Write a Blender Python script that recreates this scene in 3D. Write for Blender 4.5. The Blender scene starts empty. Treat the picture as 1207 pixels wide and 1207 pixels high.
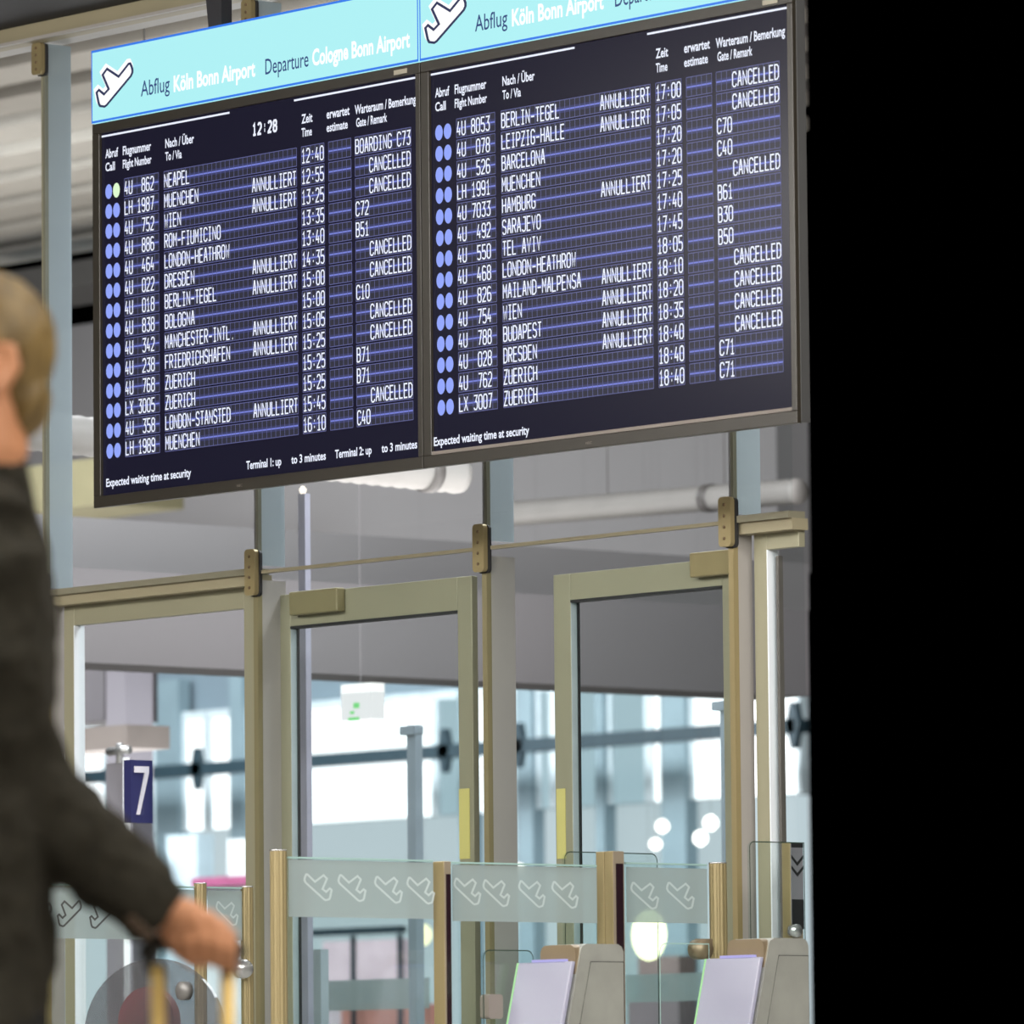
import bpy, bmesh, math, random
import numpy as np
from mathutils import Vector, Matrix, noise

random.seed(7)
C = bpy.context.scene.collection
# world axes: X runs along the glass wall, Y goes through the wall, Z is up, floor at 0
# ------------------------------------------------------------------ camera
RW = Vector((0.65690494, 0.75391404, -0.00946178))
UW = Vector((0.07362704, -0.05165381, 0.99594726))
FW = Vector((-0.75036988, 0.65493932, 0.0894401))
CAM = Vector((15.06078461, -11.41257162, 0.7))
FPX = 8000.0
cd = bpy.data.cameras.new('camera')
cam = bpy.data.objects.new('camera', cd)
C.objects.link(cam)
cd.sensor_fit = 'HORIZONTAL'
cd.sensor_width = 36.0
cd.lens = FPX / 1207 * 36
cd.clip_start = 0.1
cd.clip_end = 300
cd.dof.use_dof = True
cd.dof.focus_distance = 17.1
cd.dof.aperture_fstop = 6.8
cam.matrix_world = Matrix(((RW.x, UW.x, -FW.x, CAM.x), (RW.y, UW.y, -FW.y, CAM.y), (RW.z, UW.z, -FW.z, CAM.z), (0, 0, 0, 1)))
bpy.context.scene.camera = cam

# ------------------------------------------------------------------ world, light, exposure
w = bpy.data.worlds.new('World')
bpy.context.scene.world = w
w.use_nodes = True
w.node_tree.nodes['Background'].inputs[0].default_value = (0, 0, 0, 1)
w.node_tree.nodes['Background'].inputs[1].default_value = 0.0
vs = bpy.context.scene.view_settings
vs.view_transform = 'Standard'
vs.look = 'None'
vs.gamma = 1.0
vs.exposure = 0.0
bpy.context.scene.cycles.transparent_max_bounces = 48   # many sheets of glass stand behind one another


def area(name, loc, rot, sx, sy, power, col):
    l = bpy.data.lights.new(name, 'AREA')
    l.shape = 'RECTANGLE'
    l.size = sx
    l.size_y = sy
    l.energy = power
    l.color = col
    o = bpy.data.objects.new(name, l)
    C.objects.link(o)
    o.location = loc
    o.rotation_euler = rot
    return o


# unseen fill lights added (camera side), pointing down and a little towards the wall
for i, (x, y) in enumerate(((0.5, -4.5), (5.0, -4.5), (9.5, -4.5), (2.5, -9.0), (8.0, -9.5))):
    area('concourse_fill', (x, y, 3.7), (math.radians(28), 0, 0), 3.2, 1.2, 320, (1.0, 0.965, 0.91))
area('concourse_fill', (12.0, -6.0, 3.7), (math.radians(35), math.radians(25), 0), 2.5, 1.5, 340, (1.0, 0.965, 0.91))
for x, y in ((-7.0, 10.2), (-12.0, 10.2), (-17.0, 10.2)):  # out-of-view fill lights added to brighten the far facade
    area('facade_fill', (x, y, 5.2), (math.radians(55), 0, 0), 4.0, 1.2, 130, (0.92, 0.98, 1.0))
o = area('concourse_fill', (7.5, -1.6, 3.7), (0, 0, 0), 3.0, 1.2, 300, (1.0, 0.96, 0.9))  # side fill added to brighten the right-hand faces of the wall posts
o.rotation_euler = (Vector((1.5, -0.2, 1.6)) - Vector(o.location)).to_track_quat('-Z', 'Y').to_euler()
for x, y in ((-11.0, 9.9), (-15.0, 9.9)):  # added fill, hidden from view, to lift the dark counters
    o = area('counter_fill', (x, y, 4.4), (math.radians(45), 0, 0), 3.0, 1.2, 260, (1.0, 0.97, 0.97))
# unseen fill lights added in the hall behind the glass wall
for x, y in ((-1.0, 3.0), (-6.0, 4.0), (-11.0, 7.0)):
    area('hall_fill', (x, y, 2.0), (math.radians(180), 0, 0), 3.0, 3.0, 115, (1.0, 0.96, 0.95))
for x, y, e in ((1.5, 1.6, 380), (-3.0, 2.0, 240), (-9.5, 5.5, 230)):
    area('hall_fill', (x, y, 4.6), (math.radians(30), 0, 0), 2.5, 1.5, e, (0.95, 0.97, 1.0))


def ray(px, py):
    return FW + RW * ((px - 603.5) / FPX) - UW * ((py - 603.5) / FPX)


def P(px, py, t=0.0):            # where the sight line of a measured point meets the plane Y = t
    d = ray(px, py)
    return CAM + d * ((t - CAM.y) / d.y)


def Ps(px, py, s):               # the same for the plane X = s
    d = ray(px, py)
    return CAM + d * ((s - CAM.x) / d.x)


def Pd(px, py, dist):            # at a given depth
    return CAM + ray(px, py) * dist


# ------------------------------------------------------------------ materials
MATS = {}


def srgb(r, g, b):
    f = lambda v: (v / 255 / 12.92) if v / 255 <= 0.04045 else ((v / 255 + 0.055) / 1.055) ** 2.4
    return (f(r), f(g), f(b))


def mat(name, col, rough=0.5, metal=0.0, var=0.08, scale=8.0, bump=0.0, emit=None, estr=0.0, stretch=(1, 1, 1), spec=0.5):
    if name in MATS:
        return MATS[name]
    m = bpy.data.materials.new(name)
    m.use_nodes = True
    nt = m.node_tree
    b = nt.nodes['Principled BSDF']
    b.inputs['Roughness'].default_value = rough
    b.inputs['Metallic'].default_value = metal
    b.inputs['Specular IOR Level'].default_value = spec
    tc = nt.nodes.new('ShaderNodeTexCoord')
    mp = nt.nodes.new('ShaderNodeMapping')
    mp.inputs['Scale'].default_value = stretch
    nz = nt.nodes.new('ShaderNodeTexNoise')
    nz.inputs['Scale'].default_value = scale
    nz.inputs['Detail'].default_value = 4
    nt.links.new(tc.outputs['Object'], mp.inputs[0])
    nt.links.new(mp.outputs[0], nz.inputs['Vector'])
    rp = nt.nodes.new('ShaderNodeValToRGB')
    rp.color_ramp.elements[0].position = 0.3
    rp.color_ramp.elements[1].position = 0.7
    rp.color_ramp.elements[0].color = tuple(c * (1 - var) for c in col) + (1,)
    rp.color_ramp.elements[1].color = tuple(min(1, c * (1 + var)) for c in col) + (1,)
    nt.links.new(nz.outputs[0], rp.inputs[0])
    nt.links.new(rp.outputs[0], b.inputs['Base Color'])
    if bump:
        bp = nt.nodes.new('ShaderNodeBump')
        bp.inputs['Strength'].default_value = bump
        bp.inputs['Distance'].default_value = 0.01
        nt.links.new(nz.outputs[0], bp.inputs['Height'])
        nt.links.new(bp.outputs[0], b.inputs['Normal'])
    if emit:
        b.inputs['Emission Color'].default_value = tuple(emit) + (1,)
        b.inputs['Emission Strength'].default_value = estr
    MATS[name] = m
    return m


def emis(name, col, strength=1.0, base=(0.02, 0.02, 0.02), rough=0.3):
    return mat(name, base, rough=rough, var=0.0, emit=col, estr=strength, spec=0.1)


def glass(name, tint=(0.93, 0.97, 0.96), refl=0.05, body=None, fac=0.0, rough=0.02):
    """thin sheet glass: clear transmission, a weak mirror layer and, if frosted, a scattering layer"""
    if name in MATS:
        return MATS[name]
    m = bpy.data.materials.new(name)
    m.use_nodes = True
    nt = m.node_tree
    nt.nodes.remove(nt.nodes['Principled BSDF'])
    out = nt.nodes['Material Output']
    tr = nt.nodes.new('ShaderNodeBsdfTransparent')
    tr.inputs[0].default_value = tuple(tint) + (1,)
    gl = nt.nodes.new('ShaderNodeBsdfGlossy')
    gl.inputs['Roughness'].default_value = rough
    mx = nt.nodes.new('ShaderNodeMixShader')
    mx.inputs[0].default_value = refl
    nt.links.new(tr.outputs[0], mx.inputs[1])
    nt.links.new(gl.outputs[0], mx.inputs[2])
    last = mx
    if fac:
        df = nt.nodes.new('ShaderNodeBsdfDiffuse')
        df.inputs[0].default_value = tuple(body) + (1,)
        tl = nt.nodes.new('ShaderNodeBsdfTranslucent')
        tl.inputs[0].default_value = tuple(body) + (1,)
        ad = nt.nodes.new('ShaderNodeMixShader')
        ad.inputs[0].default_value = 0.5
        nt.links.new(df.outputs[0], ad.inputs[1])
        nt.links.new(tl.outputs[0], ad.inputs[2])
        m2 = nt.nodes.new('ShaderNodeMixShader')
        tc = nt.nodes.new('ShaderNodeTexCoord')
        nz = nt.nodes.new('ShaderNodeTexNoise')
        nz.inputs['Scale'].default_value = 6
        nt.links.new(tc.outputs['Object'], nz.inputs['Vector'])
        mr = nt.nodes.new('ShaderNodeMapRange')
        mr.inputs['To Min'].default_value = fac - 0.04
        mr.inputs['To Max'].default_value = fac + 0.04
        nt.links.new(nz.outputs[0], mr.inputs[0])
        nt.links.new(mr.outputs[0], m2.inputs[0])
        nt.links.new(mx.outputs[0], m2.inputs[1])
        nt.links.new(ad.outputs[0], m2.inputs[2])
        last = m2
    nt.links.new(last.outputs[0], out.inputs[0])
    MATS[name] = m
    return m


OLIVE = mat('olive anodised aluminium', srgb(142, 139, 117), rough=0.45, metal=0.15, var=0.04, scale=3)
JAMB = mat('grey jamb aluminium', srgb(156, 152, 148), rough=0.45, metal=0.1, var=0.04, scale=3)
BRASS = mat('satin brass', srgb(148, 134, 98), rough=0.35, metal=0.35, var=0.06, scale=20, stretch=(1, 1, .1))
BEIGE = mat('beige painted metal', srgb(142, 134, 110), rough=0.5, var=0.05, scale=4)
DARK = mat('dark rubber', srgb(26, 26, 28), rough=0.6)
STEEL = mat('brushed steel', srgb(160, 161, 154), rough=0.38, metal=0.35, var=0.10, scale=14, bump=0.05)
STEELB = mat('bronze steel', srgb(140, 124, 100), rough=0.4, metal=0.4, var=0.08, scale=10)
CHROME = mat('polished steel', srgb(205, 205, 205), rough=0.22, metal=0.7, var=0.03)
BEZEL = mat('dark bezel plastic', srgb(40, 36, 29), rough=0.38, var=0.05, scale=5)
HOUSE = mat('charcoal housing', srgb(62, 62, 62), rough=0.5, var=0.05)
SCREEN = mat('display glass', srgb(12, 12, 18), rough=0.25, var=0.0, emit=(0.0075, 0.0068, 0.0185), estr=1.0, spec=0.12)
CLEAR = glass('clear sheet glass', tint=(.97, .985, .985), refl=0.035)
CLEARG = glass('green edged glass', tint=(0.94, 0.975, 0.97), refl=0.04)
EDGE = mat('glass edge', srgb(150, 180, 175), rough=0.3, var=0.05)
EDGED = mat('dark green glass edge', srgb(45, 62, 52), rough=0.3, var=0.05)
FIN = glass('frosted glass fin', tint=(0.9, 0.95, 0.97), refl=0.05, body=srgb(190, 200, 206), fac=0.72)
FROST = glass('frosted glass band', tint=(0.88, 0.96, 0.96), refl=0.04, body=srgb(184, 193, 193), fac=0.66)
CEILD = mat('dark ceiling', srgb(24, 23, 31), rough=0.7, var=0.06, scale=2)
FLOOR = mat('grey stone floor', srgb(150, 146, 140), rough=0.35, var=0.06, scale=2)
T_WHITE = emis('display white', (0.82, 0.86, 1.0), 1.05)
T_LINE = emis('display line', (0.16, 0.20, 0.66), 1.0)
T_VERT = emis('display cell edge', (0.10, 0.11, 0.30), 1.0)
T_FILL = emis('display cell blue', (0.006, 0.007, 0.026), 1.0)
T_GLOW = emis('display band blue', (0.022, 0.027, 0.115), 1.0)
T_DOT = emis('display dot blue', (0.27, 0.36, 0.95), 1.0)
T_DOTG = emis('display dot lit', (0.72, 0.95, 0.62), 1.0)
HEAD = emis('header cyan', srgb(172, 239, 243), 1.0)
HEADB = emis('header blue edge glow', srgb(40, 120, 235), 1.0)
NAVY = emis('header navy ink', srgb(28, 38, 82), 1.0)
HWHITE = emis('header white', (1.0, 1.0, 1.0), 1.05)


# ------------------------------------------------------------------ mesh builder
ORIG = {}


class MB:
    def __init__(s):
        s.v, s.f, s.mi, s.sm = [], [], [], []

    def add(s, verts, faces, mi=0, smooth=False):
        n = len(s.v)
        s.v += [tuple(v) for v in verts]
        for f in faces:
            s.f.append(tuple(n + i for i in f))
            s.mi.append(mi)
            s.sm.append(smooth)

    def box(s, x0, x1, y0, y1, z0, z1, mi=0):
        if x0 > x1: x0, x1 = x1, x0
        if y0 > y1: y0, y1 = y1, y0
        if z0 > z1: z0, z1 = z1, z0
        v = [(x0, y0, z0), (x1, y0, z0), (x1, y1, z0), (x0, y1, z0), (x0, y0, z1), (x1, y0, z1), (x1, y1, z1), (x0, y1, z1)]
        s.add(v, [(0, 3, 2, 1), (4, 5, 6, 7), (0, 1, 5, 4), (1, 2, 6, 5), (2, 3, 7, 6), (3, 0, 4, 7)], mi)

    def quad(s, x0, x1, z0, z1, y, mi=0):      # faces -Y
        s.add([(x0, y, z0), (x1, y, z0), (x1, y, z1), (x0, y, z1)], [(0, 1, 2, 3)], mi)

    def tube(s, pts, radii, n=14, mi=0, squash=None, cap=True):
        pts = [Vector(p) for p in pts]
        rings = []
        ch = (pts[-1] - pts[0])
        ref = min((Vector((1, 0, 0)), Vector((0, 1, 0)), Vector((0, 0, 1))), key=lambda q: abs(q.dot(ch)))
        for i, p in enumerate(pts):
            d = (pts[min(i + 1, len(pts) - 1)] - pts[max(i - 1, 0)]).normalized()
            a = ref - d * d.dot(ref)
            if squash is not None:
                a = Vector(squash[0]) - d * d.dot(Vector(squash[0]))
            a.normalize()
            b = a.cross(d).normalized()
            r = radii[i] if isinstance(radii, (list, tuple)) else radii
            k = squash[1] if squash is not None else 1.0
            if isinstance(k, (list, tuple)): k = k[i]
            rings.append([p + a * (r * math.cos(q)) + b * (r * k * math.sin(q)) for q in [2 * math.pi * j / n for j in range(n)]])
        vv = [v for rg in rings for v in rg]
        ff = []
        for i in range(len(rings) - 1):
            for j in range(n):
                k2 = (j + 1) % n
                ff.append((i * n + j, i * n + k2, (i + 1) * n + k2, (i + 1) * n + j))
        if cap:
            vv += [pts[0], pts[-1]]
            a0, a1 = len(vv) - 2, len(vv) - 1
            for j in range(n):
                ff.append((a0, (j + 1) % n, j))
                ff.append((a1, (len(rings) - 1) * n + j, (len(rings) - 1) * n + (j + 1) % n))
        s.add(vv, ff, mi, True)

    def prism(s, poly, axis, a0, a1, mi=0, smooth=False, mi_side=None):
        """extrude a 2D outline: axis 'x' -> poly is (y,z); 'y' -> poly is (x,z)"""
        n = len(poly)
        mk = (lambda p, a: (a, p[0], p[1])) if axis == 'x' else ((lambda p, a: (p[0], a, p[1])) if axis == 'y' else (lambda p, a: (p[0], p[1], a)))
        v = [mk(p, a0) for p in poly] + [mk(p, a1) for p in poly]
        s.add(v, [tuple(range(n)), tuple(range(2 * n - 1, n - 1, -1))], mi)
        s.add(v, [(i, n + i, n + (i + 1) % n, (i + 1) % n) for i in range(n)], mi if mi_side is None else mi_side, smooth)

    def build(s, name, mats, parent=None, origin=None, bevel=0.0, normals=True):
        me = bpy.data.meshes.new(name)
        if parent is not None:
            og = ORIG[parent.name]
        elif origin is not None:
            og = Vector(origin)
        else:
            a = np.array(s.v)
            og = Vector((float((a[:, 0].min() + a[:, 0].max()) / 2), float((a[:, 1].min() + a[:, 1].max()) / 2), float(a[:, 2].min())))
        me.from_pydata([(v[0] - og.x, v[1] - og.y, v[2] - og.z) for v in s.v], [], s.f)
        for m in (mats if isinstance(mats, (list, tuple)) else [mats]):
            me.materials.append(m)
        me.polygons.foreach_set('material_index', s.mi)
        me.polygons.foreach_set('use_smooth', s.sm)
        if normals:
            bm = bmesh.new()
            bm.from_mesh(me)
            bmesh.ops.recalc_face_normals(bm, faces=bm.faces)
            bm.to_mesh(me)
            bm.free()
        me.update()
        o = bpy.data.objects.new(name, me)
        C.objects.link(o)
        if parent is not None:
            o.parent = parent
        else:
            o.location = og
        ORIG[o.name] = og
        if bevel:
            bv = o.modifiers.new('bevel', 'BEVEL')
            bv.width = bevel
            bv.segments = 2
            bv.limit_method = 'ANGLE'
        return o


def tag(o, label, cat, group=None, kind=None):
    o['label'] = label
    o['category'] = cat
    if group: o['group'] = group
    if kind: o['kind'] = kind
    return o


def thing(name, loc, label, cat, group=None, kind=None):
    o = bpy.data.objects.new(name, None)
    o.empty_display_size = 0.05
    C.objects.link(o)
    o.location = loc
    ORIG[o.name] = Vector(loc)
    return tag(o, label, cat, group, kind)


def bx(name, x0, x1, y0, y1, z0, z1, m, parent=None, bevel=0.0):
    b = MB()
    b.box(x0, x1, y0, y1, z0, z1)
    return b.build(name, m, parent, bevel=bevel)


def rrect(x0, x1, z0, z1, r, n=5, corners=(1, 1, 1, 1)):
    """rounded outline; corners: bottom-left, bottom-right, top-right, top-left"""
    out = []
    for (cx, cz, a0, k) in ((x0 + r, z0 + r, 180, 0), (x1 - r, z0 + r, 270, 1), (x1 - r, z1 - r, 0, 2), (x0 + r, z1 - r, 90, 3)):
        if corners[k]:
            for i in range(n + 1):
                a = math.radians(a0 + 90 * i / n)
                out.append((cx + r * math.cos(a), cz + r * math.sin(a)))
        else:
            out.append(((x0, z0), (x1, z0), (x1, z1), (x0, z1))[k])
    return out


# ------------------------------------------------------------------ lettering
GLY = {}


def glyph(txt, bold=0.0):
    key = (txt, bold)
    if key in GLY:
        return GLY[key]
    cu = bpy.data.curves.new('tmp', 'FONT')
    cu.body = txt
    cu.size = 1.0
    cu.offset = bold
    cu.resolution_u = 3
    cu.fill_mode = 'FRONT'
    o = bpy.data.objects.new('tmp', cu)
    C.objects.link(o)
    dg = bpy.context.evaluated_depsgraph_get()
    dg.update()
    me = bpy.data.meshes.new_from_object(o.evaluated_get(dg))
    v = [(p.co.x, p.co.y) for p in me.vertices]
    f = [tuple(p.vertices) for p in me.polygons]
    bpy.data.objects.remove(o)
    bpy.data.curves.remove(cu)
    bpy.data.meshes.remove(me)
    GLY[key] = (v, f)
    return GLY[key]


CAPH = max(p[1] for p in glyph('H')[0])


def string(b, txt, s0, s1, z, h, y, mi=0, bold=0.0):
    v, f = glyph(txt, bold)
    xa, xb = min(p[0] for p in v), max(p[0] for p in v)
    k = (s1 - s0) / (xb - xa)
    b.add([(s0 + (p[0] - xa) * k, y, z + p[1] / CAPH * h) for p in v], f, mi)


_R = [(.25, 1), (.75, 1), (1, .86), (1, .14), (.75, 0), (.25, 0), (0, .14), (0, .86), (.25, 1)]
FONT = {
    'A': [[(0, 0), (.42, 1), (.58, 1), (1, 0)], [(.16, .34), (.84, .34)]],
    'B': [[(0, 0), (0, 1), (.7, 1), (.95, .88), (.95, .64), (.7, .53), (0, .53)], [(.7, .53), (1, .42), (1, .12), (.72, 0), (0, 0)]],
    'C': [[(1, .8), (1, .88), (.75, 1), (.25, 1), (0, .86), (0, .14), (.25, 0), (.75, 0), (1, .12), (1, .2)]],
    'D': [[(0, 0), (0, 1), (.6, 1), (1, .84), (1, .16), (.6, 0), (0, 0)]],
    'E': [[(1, 1), (0, 1), (0, 0), (1, 0)], [(0, .52), (.85, .52)]],
    'F': [[(1, 1), (0, 1), (0, 0)], [(0, .52), (.85, .52)]],
    'G': [[(1, .8), (1, .88), (.75, 1), (.25, 1), (0, .86), (0, .14), (.25, 0), (.75, 0), (1, .12), (1, .46), (.5, .46)]],
    'H': [[(0, 0), (0, 1)], [(1, 0), (1, 1)], [(0, .52), (1, .52)]],
    'I': [[(.5, 0), (.5, 1)], [(.1, 1), (.9, 1)], [(.1, 0), (.9, 0)]],
    'J': [[(.3, 1), (1, 1), (1, .14), (.75, 0), (.25, 0), (0, .14)]],
    'K': [[(0, 0), (0, 1)], [(1, 1), (0, .45)], [(.3, .6), (1, 0)]],
    'L': [[(0, 1), (0, 0), (1, 0)]],
    'M': [[(0, 0), (0, 1)], [(0, 1), (.5, .42), (1, 1)], [(1, 1), (1, 0)]],
    'N': [[(0, 0), (0, 1)], [(0, 1), (1, 0)], [(1, 0), (1, 1)]],
    'O': [_R], '0': [_R],
    'P': [[(0, 0), (0, 1), (.7, 1), (1, .87), (1, .6), (.7, .46), (0, .46)]],
    'R': [[(0, 0), (0, 1), (.7, 1), (1, .87), (1, .62), (.7, .49), (0, .49)], [(.5, .49), (1, 0)]],
    'S': [[(1, .82), (.75, 1), (.25, 1), (0, .86), (0, .64), (.25, .53), (.75, .48), (1, .36), (1, .14), (.75, 0), (.25, 0), (0, .16)]],
    'T': [[(0, 1), (1, 1)], [(.5, 1), (.5, 0)]],
    'U': [[(0, 1), (0, .14), (.25, 0), (.75, 0), (1, .14), (1, 1)]],
    'V': [[(0, 1), (.5, 0), (1, 1)]],
    'W': [[(0, 1), (.18, 0), (.5, .6), (.82, 0), (1, 1)]],
    'X': [[(0, 1), (1, 0)], [(0, 0), (1, 1)]],
    'Z': [[(0, 1), (1, 1), (0, 0), (1, 0)]],
    '1': [[(.1, .78), (.5, 1), (.5, 0)], [(.05, 0), (.95, 0)]],
    '2': [[(0, .82), (.25, 1), (.75, 1), (1, .86), (1, .6), (0, .05), (0, 0), (1, 0)]],
    '3': [[(0, 1), (1, 1), (.5, .58), (.75, .58), (1, .42), (1, .14), (.75, 0), (.25, 0), (0, .14)]],
    '4': [[(.45, 1), (0, .28), (1, .28)], [(.72, .5), (.72, 0)]],
    '5': [[(1, 1), (.08, 1), (.04, .56), (.7, .58), (1, .44), (1, .14), (.75, 0), (.25, 0), (0, .12)]],
    '6': [[(.95, .88), (.7, 1), (.25, 1), (0, .86), (0, .14), (.25, 0), (.75, 0), (1, .14), (1, .42), (.75, .56), (.25, .56), (0, .44)]],
    '7': [[(0, 1), (1, 1), (.35, 0)]],
    '8': [[(.25, 1), (.75, 1), (.96, .88), (.96, .66), (.75, .54), (.25, .54), (.04, .66), (.04, .88), (.25, 1)], [(.25, .54), (0, .40), (0, .14), (.25, 0), (.75, 0), (1, .14), (1, .40), (.75, .54)]],
    '9': [[(.05, .12), (.3, 0), (.75, 0), (1, .14), (1, .86), (.75, 1), (.25, 1), (0, .86), (0, .58), (.25, .44), (.75, .44), (1, .56)]],
    '-': [[(0, .42), (1, .42)]], '.': [[(.4, .02), (.6, .02)]], ':': [[(.38, .26), (.62, .26)], [(.38, .72), (.62, .72)]],
}


def mono(b, txt, s0, pitch, z, h, y, mi=0, st=0.0038):
    w_ = pitch * .88 - st
    for i, c in enumerate(txt):
        if c == ' ':
            continue
        x0 = s0 + i * pitch + (pitch - w_) / 2
        for q, pl in enumerate(FONT[c]):
            pts = [(x0 + p[0] * w_, z + st / 2 + p[1] * (h - st)) for p in pl]
            cl = pts[0] == pts[-1]
            stroke(b, pts[:-1] if cl else pts, st * (1.5 if c in '.:' else ({'N': .66, 'M': .8, 'W': .85, 'K': .85, 'X': .9, 'V': .9}.get(c, 1))), lambda u_, v, yy=y - .00005 * q: (u_, yy, v), mi, cl)


EMB = [(230, 545), (252, 522), (300, 560), (345, 515), (288, 390), (330, 338), (440, 407), (535, 296), (550, 294), (562, 320), (570, 345), (570, 372), (556, 402), (325, 655), (305, 668), (262, 662), (250, 640)]
_ex0, _ex1 = 230, 570
_ey0, _ey1 = 294, 668


def emb_pts():
    """the aeroplane emblem, levelled (its sheared outline in the photo set upright), in a unit square"""
    out = []
    for x, y in EMB:
        u_ = (x - _ex0) / (_ex1 - _ex0)
        yy = y + (x - _ex0) * 0.172
        out.append((u_, yy))
    lo = min(p[1] for p in out)
    hi = max(p[1] for p in out)
    return [(p[0], (hi - p[1]) / (hi - lo)) for p in out]


EP = emb_pts()


def stroke(b, pts, wid, put, mi=0, closed=True):
    """outline of given width; put(u, v) maps flat points into space"""
    n = len(pts)
    m = n if closed else n - 1
    inn, outp = [], []
    for i in range(n):
        p0, p1, p2 = [Vector(pts[j % n]) for j in (i - 1, i, i + 1)]
        d1 = (p1 - p0).normalized()
        d2 = (p2 - p1).normalized()
        if not closed and i == 0: d1 = d2
        if not closed and i == n - 1: d2 = d1
        nrm = Vector((-d1.y - d2.y, d1.x + d2.x))
        if nrm.length < 1e-6: nrm = Vector((-d1.y, d1.x))
        nrm.normalize()
        k = 1.0 / max(0.5, nrm.dot(Vector((-d1.y, d1.x))))
        inn.append(p1 - nrm * wid / 2 * k)
        outp.append(p1 + nrm * wid / 2 * k)
    v = [put(p.x, p.y) for p in inn] + [put(p.x, p.y) for p in outp]
    b.add(v, [(i, (i + 1) % n, n + (i + 1) % n, n + i) for i in range(m)], mi)


# ================================================================== SETTING
tag(bx('floor', -40, 17, -16, 30, -0.1, 0, FLOOR), 'grey stone floor of the airport concourse', 'floor', kind='structure')
tag(bx('ceiling', -6, 17, -16, -0.03, 3.776, 3.9, CEILD), 'dark charcoal ceiling above the departure board', 'ceiling', kind='structure')
S_END = 3.022     # the glass wall is built as far as the photo shows it
POSTS = [0.0, 0.938, 1.8755, 2.8085]
Z_TR = 2.1725

# top rail of the glass wall
t = thing('trim_1', (0, 0, 3.72), 'beige top rail of the glass wall under the dark ceiling', 'rail', kind='structure')
bx('rail_front', -0.6, S_END, -0.05, 0.0, 3.7244, 3.776, BEIGE, t, bevel=0.004)
bx('rail_lip', -0.6, S_END, -0.062, -0.05, 3.7244, 3.733, JAMB, t)
bx('rail_back', -0.6, S_END, 0.0, 0.08, 3.73, 3.776, JAMB, t)


def post(i, s, label):
    t = thing('trim_%d' % (i + 2), (s, 0, 0), label, 'wall post', kind='structure')
    up = MB()
    up.box(s - 0.006, s + 0.001, 0, 0.012, Z_TR + .03, 3.7244)
    up.build('mullion_edge', CHROME if i else OLIVE, t)
    up = MB()
    up.box(s + 0.001, s + 0.011, 0.0, 0.012, Z_TR + .03, 3.7244)
    up.build('mullion', mat('mullion olive grey', srgb(112, 112, 98), rough=.5, var=.04), t)
    bx('fin', s + 0.003, s + 0.011, 0.012, 0.092, Z_TR + 0.02, 3.7244, FIN, t)
    lo = MB()
    lo.box(s - 0.006, s + 0.012, -0.004, 0.012, 0, Z_TR - 0.03)
    lo.build('lower_mullion', BRASS if i in (0, 3) else mat('mullion ochre', srgb(120, 113, 84), rough=.45, metal=.2, var=.05), t)
    bx('channel', s - 0.002, s + 0.011, 0.012, 0.094 if i in (1, 2) else 0.06, 0, Z_TR - 0.02, JAMB, t)
    # clamp plates with screws, one at the transom and one at the top rail
    for zc, hh in ((Z_TR, 0.124), (3.68, 0.09)):
        c = MB()
        c.prism(rrect(s - 0.022, s + 0.022, zc - hh / 2, zc + hh / 2, 0.011), 'y', -0.022, -0.008)
        cp = c.build('clamp', BRASS, t, bevel=0.002)
        d = MB()
        d.prism(rrect(s - 0.016, s + 0.028, zc - hh / 2 - .003, zc + hh / 2 - .003, 0.011), 'y', -0.008, 0.0)
        d.build('clamp_gasket', DARK, cp)
        for q in range(4):
            z = zc + hh * (0.34 - 0.225 * q)
            k = MB()
            k.tube([(s, -0.024, z), (s, -0.0215, z)], 0.0042, 10)
            k.build('screw', mat('dark screw', srgb(96, 76, 52), rough=.5), cp)
    return t


plab = ['glass wall post with brass clamp left of the door beside the man', 'glass wall post with brass clamp between the far left door and the second bay',
        'glass wall post with brass clamp in the middle, between the two glazed door frames', 'glass wall post with brass clamp at the right end under the board']
for i, s in enumerate(POSTS):
    post(i, s, plab[i])

# glass panes above the transom and transom bars
for i in range(-1, 4):
    s0 = POSTS[i] + 0.011 if i >= 0 else -0.6
    s1 = POSTS[i + 1] - 0.006 if i < 3 else S_END
    if i < 0: s1 = -0.006
    nm = ['left edge of the glass wall', 'above the left door', 'above the second bay', 'above the third bay', 'above the right door'][i + 1]
    o = bx('window_%d' % (i + 2), s0, s1, 0.002, 0.010, Z_TR + 0.004, 3.7244, CLEAR)
    tag(o, 'clear upper glass pane ' + nm, 'glass pane', kind='structure')
    if i < 0:
        continue
    if i in (1, 2):
        o = bx('trim_%d' % (7 + i), s0, s1, -0.004, 0.012, Z_TR - 0.0045, Z_TR + 0.0045, BEIGE)
        tag(o, 'thin beige glazing bar crossing the %s bay of the glass wall' % ['', 'second', 'third'][i], 'glazing bar', kind='structure')
    else:
        t = thing('trim_%d' % (7 + i), ((s0 + s1) / 2, 0, Z_TR), 'beige head beam above the %s door in the glass wall' % ('left' if i == 0 else 'right'), 'door head', kind='structure')
        s1b = s1 if i == 0 else S_END
        bx('beam_top', s0, s1b, -0.006, 0.05, Z_TR - 0.004, Z_TR + 0.013, mat('door head olive', srgb(122, 118, 100), rough=.5, var=.04), t)
        bx('beam_lower', s0, s1b, 0.006, 0.06, Z_TR - 0.032, Z_TR - 0.004, BEIGE, t)

GASK = DARK
LIT = mat('pale lit edge aluminium', srgb(214, 220, 226), rough=0.4, var=0.03)


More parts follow.
